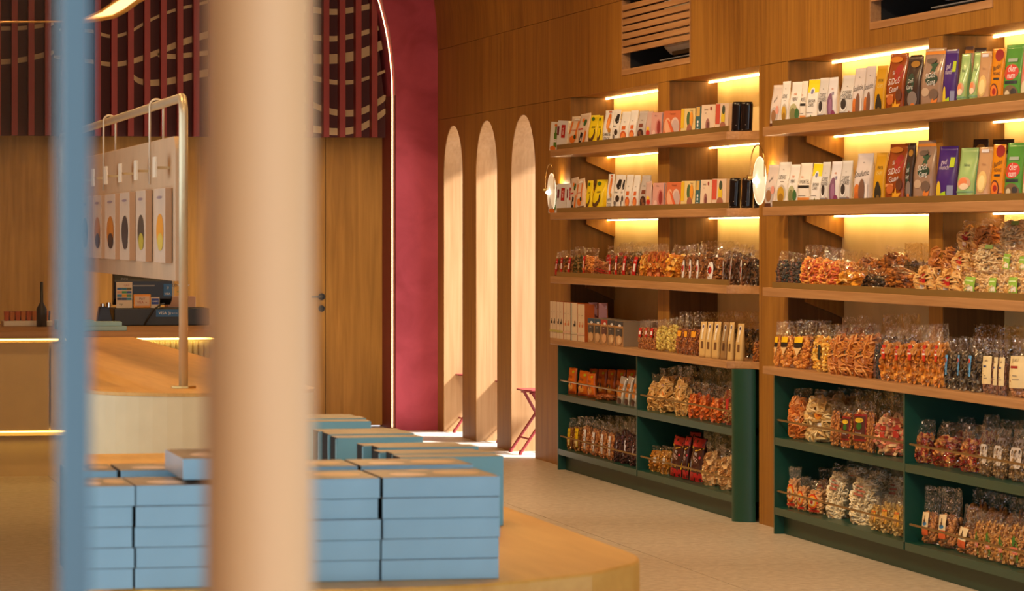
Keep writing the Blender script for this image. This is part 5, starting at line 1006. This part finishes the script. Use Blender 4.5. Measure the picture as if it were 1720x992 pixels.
S3 = [('redstripe', 929, 938, 422, dict(roll=4)), ('redstripe', 938, 947, 420), ('redstripe', 949, 960, 418, dict(roll=5)), ('pepper', 960, 973, 414), ('maca', 975, 992, 416), ('flat', 991, 1019, 431, dict(roll=10)), ('redstripe', 1019, 1028, 420), ('redstripe', 1029, 1039, 414), ('redstripe', 1040, 1053, 412, dict(roll=5)), ('redstripe', 1055, 1071, 411, dict(roll=10)),
      ('chipsY', 1072, 1085, 414), ('chipsO', 1085, 1098, 410), ('chipsO', 1098, 1112, 409), ('chipsY', 1112, 1138, 408, dict(roll=8)), ('oval', 1141, 1153, 410, dict(roll=5)), ('oval', 1154, 1165, 409), ('oval', 1166, 1178, 410), ('oval', 1180, 1207, 409, dict(roll=10)), ('ovalD', 1211, 1220, 420), ('ovalD', 1221, 1234, 414, dict(roll=5, X=XS+.05)), ('ovalD', 1239, 1256, 418, dict(X=XS+.06)), ('darkbag', 1255, 1274, 420, dict(X=XS+.09))]
row('third left shelf', XF, zs[2], S3)
# second row behind on the third shelf
row('rear row, third left shelf', XF+.17, zs[2], [('redstripe', 1012, 1030, 412), ('redstripe', 1032, 1050, 407), ('pepper', 1052, 1072, 406), ('chipsY', 1074, 1094, 407), ('oval', 1120, 1140, 408), ('oval', 1143, 1165, 405), ('oval', 1168, 1192, 404), ('ovalD', 1196, 1222, 404), ('darkbag', 1226, 1250, 410)])
zc = ZCT+.04
C1 = [('syrup', 924, 934.5, 506, dict(a=4, lean=0)), ('syrup', 935, 946, 507, dict(a=4, lean=0)), ('syrupO', 947, 958, 508, dict(a=4, lean=0)), ('syrupT', 959, 969.5, 509, dict(a=4, lean=0)), ('syrupO', 970.5, 982, 511, dict(a=4, lean=0))]
row('left counter', XS+.012, zc, C1, cat='carton')
row('left counter behind the cream cartons', XS+.10, zc, [('pinkcarton', 989, 1005, 508, dict(a=80, lean=0)), ('pinkcarton', 1006, 1021, 509, dict(a=80, lean=0))], cat='carton')
C2 = [('cardblue', 987.5, 998.5, 534.5, dict(a=4, lean=0)), ('cardblue', 999, 1009, 535.5, dict(a=4, lean=0)), ('cardred', 1010, 1020.5, 537, dict(a=4, lean=0)), ('card', 1021.5, 1033, 538, dict(a=4, lean=0)), ('card', 1034, 1047, 540, dict(a=4, lean=0, ds=1.1))]
row('left counter beside the cream cartons', XS+.016, zc, C2, cat='carton')
row('left counter behind the small cartons', XS+.016+.13, zc, [('card', 1052, 1066, 540, dict(a=4, lean=0))], cat='carton')
C3 = [('nutred', 1069, 1081, 537), ('nutred', 1081.5, 1088, 536), ('nutred', 1088.5, 1100, 537), ('pista', 1099, 1115, 536), ('pista', 1117, 1134, 533), ('almor', 1133, 1146, 524), ('almor', 1145, 1155, 525), ('almor', 1155, 1171, 524),
      ('kraft', 1173, 1183, 540, dict(roll=-2)), ('kraft', 1183.5, 1192.5, 540), ('kraft', 1194, 1205, 540), ('kraftD', 1209, 1218.5, 541), ('kraft', 1220, 1228, 541), ('kraft', 1233.5, 1244, 543, dict(X=XS+.05))]
row('left counter beyond the small cartons', XS+.022, zc, C3)
row('rear row, left counter', XS+.19, zc, [('goldbag', 1106, 1128, 526), ('goldbag', 1130, 1152, 524), ('goldbag', 1172, 1196, 524), ('goldbag', 1198, 1222, 523), ('goldbag', 1224, 1248, 523), ('goldbag', 1250, 1274, 524)])
place('long', 1262, 1274, 566, XS+.12, zc, 25, 3, 4, 'tan cracker bag leaning at the near end of the left counter', None, 'snack pack')
# right unit
T1 = [('padthai', 1291.5, 1308, 142.5, dict(X=XS+.03)), ('noodY', 1309, 1322, 136.5, dict(roll=-1)), ('noodG', 1322.5, 1341, 137), ('orangebase', 1341.5, 1351, 136), ('yeltop', 1351.5, 1370, 133), ('coffee', 1371, 1386, 130.5), ('noodP', 1387.5, 1403, 130, dict(roll=-3)), ('coffee', 1407, 1429, 126), ('soul', 1429, 1447, 114), ('soul', 1448, 1464, 110.5), ('yelchoc', 1466, 1483, 110),
      ('redcrack', 1484.5, 1514, 89), ('darkcrack', 1516, 1541, 94), ('greycrack', 1543, 1577, 80), ('purple', 1579, 1601, 82.5), ('greenp', 1603, 1618, 89, dict(ds=1.5)), ('greenp', 1624, 1637, 87, dict(ds=1.5)), ('beige', 1638, 1657, 86), ('orangec', 1659, 1679, 81), ('kiss', 1681, 1710, 74), ('pinkbag', 1711, 1734, 71)]
row('top right shelf', XF, zs[0], T1)
T2 = [('padthai', 1282.5, 1301, 276.5, dict(X=XS+.03)), ('noodY', 1300, 1320, 272), ('noodG', 1320.5, 1336.5, 276), ('orangebase', 1337.5, 1357, 273.5), ('yeltop', 1358.5, 1375, 273.5, dict(roll=2)), ('coffee', 1376, 1389, 272), ('noodP', 1390, 1407, 271), ('coffee', 1408, 1425, 269.5), ('soul', 1431, 1457, 257), ('yelchoc', 1464, 1482.5, 256), ('redcrack', 1483.5, 1515, 241), ('darkcrack', 1517, 1529, 243), ('greycrack', 1530.5, 1563, 235),
      ('purple', 1567, 1598, 245), ('greenp', 1602, 1631, 247.5), ('beige', 1635, 1658, 246.5), ('orangec', 1660, 1681, 242), ('kiss', 1683, 1712, 239.5), ('pinkbag', 1714, 1738, 238)]
row('second right shelf', XF, zs[1], T2)
T1b = [('darkcrack', 1521, 1540, 92), ('greycrack', 1580, 1600, 80), ('greycrack', 1602, 1626, 78), ('darkcrack', 1628, 1648, 80)]
row('rear row, top right shelf', XF+.15, zs[0], T1b)
row('rear row, second right shelf', XF+.15, zs[1], [('darkcrack', 1512, 1530, 240), ('darkcrack', 1567, 1586, 236), ('greycrack', 1590, 1616, 234), ('darkcrack', 1625, 1650, 233), ('darkcrack', 1655, 1690, 233)])
T3 = [('darkmix', 1299, 1318, 422), ('darkmix', 1320, 1338, 424, dict(roll=3)), ('fritter', 1341, 1368, 411), ('fritter', 1370, 1397, 413, dict(roll=4)), ('chipsG', 1399, 1434, 436, dict(roll=4)), ('darkbag', 1441, 1474, 444, dict(roll=14)), ('long', 1478, 1528, 437, dict(roll=14)),
      ('redtag', 1535, 1566, 438), ('redtag', 1572, 1607, 441, dict(roll=5)), ('greentag', 1611, 1652, 448, dict(roll=4)), ('greentag', 1655, 1684, 452), ('greentag', 1687, 1722, 450)]
row('third right shelf', XF, zs[2], T3)
row('rear row, third right shelf', XF+.15, zs[2], [('fritter', 1402, 1424, 420), ('long', 1428, 1462, 420, dict(roll=10)), ('long', 1468, 1505, 410, dict(roll=10)), ('goldbag', 1510, 1535, 408), ('goldbag', 1538, 1560, 408)])
row('middle heap of third right shelf', XF+.06, zs[2]+.105, [('bigbrown', 1562, 1592, 398), ('redtag', 1598, 1624, 414, dict(roll=4)), ('bignood', 1630, 1676, 402), ('greentag', 1678, 1704, 410, dict(roll=6)), ('greentag', 1706, 1735, 418)])
row('upper heap of third right shelf', XF+.12, zs[2]+.21, [('redtag', 1606, 1634, 368, dict(roll=8)), ('bigbrown', 1638, 1666, 366), ('bignood', 1674, 1720, 362)])
C4 = [('almond', 1296.5, 1306, 540, dict(roll=2)), ('almond', 1307, 1325.5, 539), ('almond', 1327.5, 1352, 538), ('macaron', 1362, 1390, 544), ('bread', 1392.5, 1408, 546), ('bread', 1411.5, 1435, 544), ('bread', 1438.5, 1461, 543), ('darkmix', 1464, 1474, 560), ('crispred', 1475.5, 1496, 548, dict()), ('crispred', 1498.5, 1515, 550), ('crispred', 1518.5, 1541, 546), ('crispred', 1543.5, 1563, 545), ('crispred', 1564.5, 1581, 544), ('fishblue', 1582.5, 1601, 567), ('fishblue', 1603.5, 1619, 566), ('fishblue', 1621, 1643, 566), ('creamlab', 1646, 1663, 568), ('creamlab', 1665, 1673, 570), ('creamlab', 1674, 1685, 570), ('creamred', 1690, 1719, 568)]
row('right counter', XS+.022, zc, C4)
row('rear row, right counter', XS+.19, zc, [('almond', 1346, 1360, 538), ('almond', 1362, 1380, 538), ('bread', 1400, 1424, 532), ('bread', 1426, 1448, 530), ('goldbag', 1470, 1500, 528), ('goldbag', 1504, 1530, 528), ('crispred', 1566, 1590, 544), ('crispred', 1594, 1618, 543), ('goldbag', 1622, 1660, 545), ('goldbag', 1664, 1700, 547)])
# cubbies
zu, zl, XQ = .500, .139, XC+.035
row('upper-left cubby, left cabinet', XQ, zu, [('javabag', 950, 963.5, 617), ('javabag', 965, 982, 621, dict(roll=4)), ('javabag', 983, 996, 627, dict(roll=-3)), ('silver', 1031, 1043, 629, dict(roll=12)), ('silver', 1044, 1054, 629, dict(roll=12)), ('silver', 1055, 1065, 628, dict(roll=12)), ('caramel', 998.5, 1024, 661)])
row('rear row, upper-left cubby, left cabinet', XQ+.14, zu, [('javabag', 984, 998, 618), ('javabag', 999, 1014, 619), ('javabag', 1015, 1029, 620), ('javabag', 1030, 1045, 620), ('javabag', 1046, 1062, 620), ('javabag', 1064, 1080, 621)])
row('upper-right cubby, left cabinet', XQ, zu, [('bigchip', 1085, 1101, 626, dict(roll=6)), ('bigchip', 1104, 1130, 618, dict(roll=-6)), ('bigchip', 1132, 1150, 615), ('orcracker', 1152, 1170, 640, dict(roll=4)), ('orcracker', 1172, 1187, 644), ('orcracker', 1189, 1207, 648, dict(roll=6)), ('tallcrack', 1211, 1226.5, 640)])
row('rear row, upper-right cubby, left cabinet', XQ+.17, zu, [('goldbag', 1124, 1146, 612), ('goldbag', 1148, 1170, 613), ('goldbag', 1172, 1194, 615), ('goldbag', 1196, 1218, 617)])
row('lower-left cubby, left cabinet', XQ, zl, [('yellab', 950.5, 960, 702), ('yellab', 962, 974, 700), ('whitelab', 975.5, 988.5, 700), ('whitelab', 990, 1003.5, 706), ('whitelab', 1005, 1016.5, 709), ('whitelab', 1018, 1029, 712), ('purplebag', 1030, 1038, 715), ('purplebag', 1040, 1055, 708), ('purplebag', 1056.5, 1067, 718)])
row('rear row, lower-left cubby, left cabinet', XQ+.17, zl, [('goldbag', 992, 1010, 697), ('goldbag', 1012, 1030, 698), ('goldbag', 1032, 1050, 699), ('goldbag', 1052, 1072, 700)])
row('lower-right cubby, left cabinet', XQ, zl, [('yelfoil', 1087, 1103, 748, dict(roll=6)), ('yelfoil', 1104, 1117, 748, dict(roll=5)), ('foilred', 1119, 1138, 728, dict(roll=8)), ('foilred', 1140, 1150, 730, dict(roll=5)), ('foilred', 1151, 1173, 731, dict(roll=6)), ('beigechip', 1175, 1200, 742, dict(roll=4)), ('beigechip', 1203, 1228, 752)])
row('rear row, lower-right cubby, left cabinet', XQ+.17, zl, [('foilred', 1150, 1170, 724), ('goldbag', 1172, 1194, 724), ('goldbag', 1196, 1220, 728)])
row('upper-left cubby, right cabinet', XQ, zu, [('orball', 1323, 1346, 652), ('palepuff', 1349, 1388, 655), ('nutty', 1391, 1406, 678), ('redcol', 1407.5, 1424, 680, dict(roll=2)), ('redcol', 1427, 1452, 674), ('nutty', 1453, 1463, 680), ('pinkred', 1465, 1513, 690)])
row('rear row, upper-left cubby, right cabinet', XQ+.17, zu, [('palepuff', 1392, 1420, 652), ('goldbag', 1424, 1452, 655), ('goldbag', 1456, 1484, 658), ('goldbag', 1487, 1512, 660)])
row('lower-left cubby, right cabinet', XQ, zl, [('peanut', 1319, 1334, 784), ('peanut', 1336, 1350, 800), ('peanut', 1353, 1375, 806), ('whitenood', 1379, 1408, 778, dict(roll=8)), ('whitenood', 1416, 1456, 786, dict(roll=8)), ('yelhouse', 1459, 1475, 836), ('yelhouse', 1477, 1494, 830), ('yelhouse', 1497, 1514, 834)])
row('rear row, lower-left cubby, right cabinet', XQ+.17, zl, [('peanut', 1368, 1386, 786), ('whitenood', 1410, 1445, 775), ('whitenood', 1448, 1480, 780), ('whitenood', 1483, 1512, 790)])
row('upper-right cubby, right cabinet', XQ, zu, [('chili', 1531, 1556, 704), ('chili', 1559, 1600, 706, dict(roll=4)), ('chili', 1607, 1637, 712), ('whitecard', 1641, 1661, 718), ('whitecard', 1664, 1686, 720), ('whitecard', 1690, 1722, 722)])
row('rear row, upper-right cubby, right cabinet', XQ+.17, zu, [('chili', 1596, 1622, 700), ('chili', 1640, 1664, 696), ('whitecard', 1668, 1696, 706), ('whitecard', 1700, 1728, 708)])
row('lower-right cubby, right cabinet', XQ, zl, [('guitar', 1544, 1567, 818), ('guitar', 1571, 1598, 820), ('guitar', 1601, 1630, 846, dict(roll=10)), ('roll', 1634, 1648, 862), ('roll', 1650, 1670, 860), ('roll', 1672, 1690, 866), ('roll', 1692, 1720, 864)])
row('rear row, lower-right cubby, right cabinet', XQ+.17, zl, [('bigbrown', 1622, 1650, 822), ('bigbrown', 1654, 1684, 830), ('bigbrown', 1688, 1716, 838)])
for k_ in list(PROTO):
    if k_ not in USED:
        for ch in list(PROTO[k_].children): bpy.data.objects.remove(ch)
        bpy.data.objects.remove(PROTO[k_])
for o in bpy.data.objects:
    for q in ('_d', 'base'):
        if q in o: del o[q]
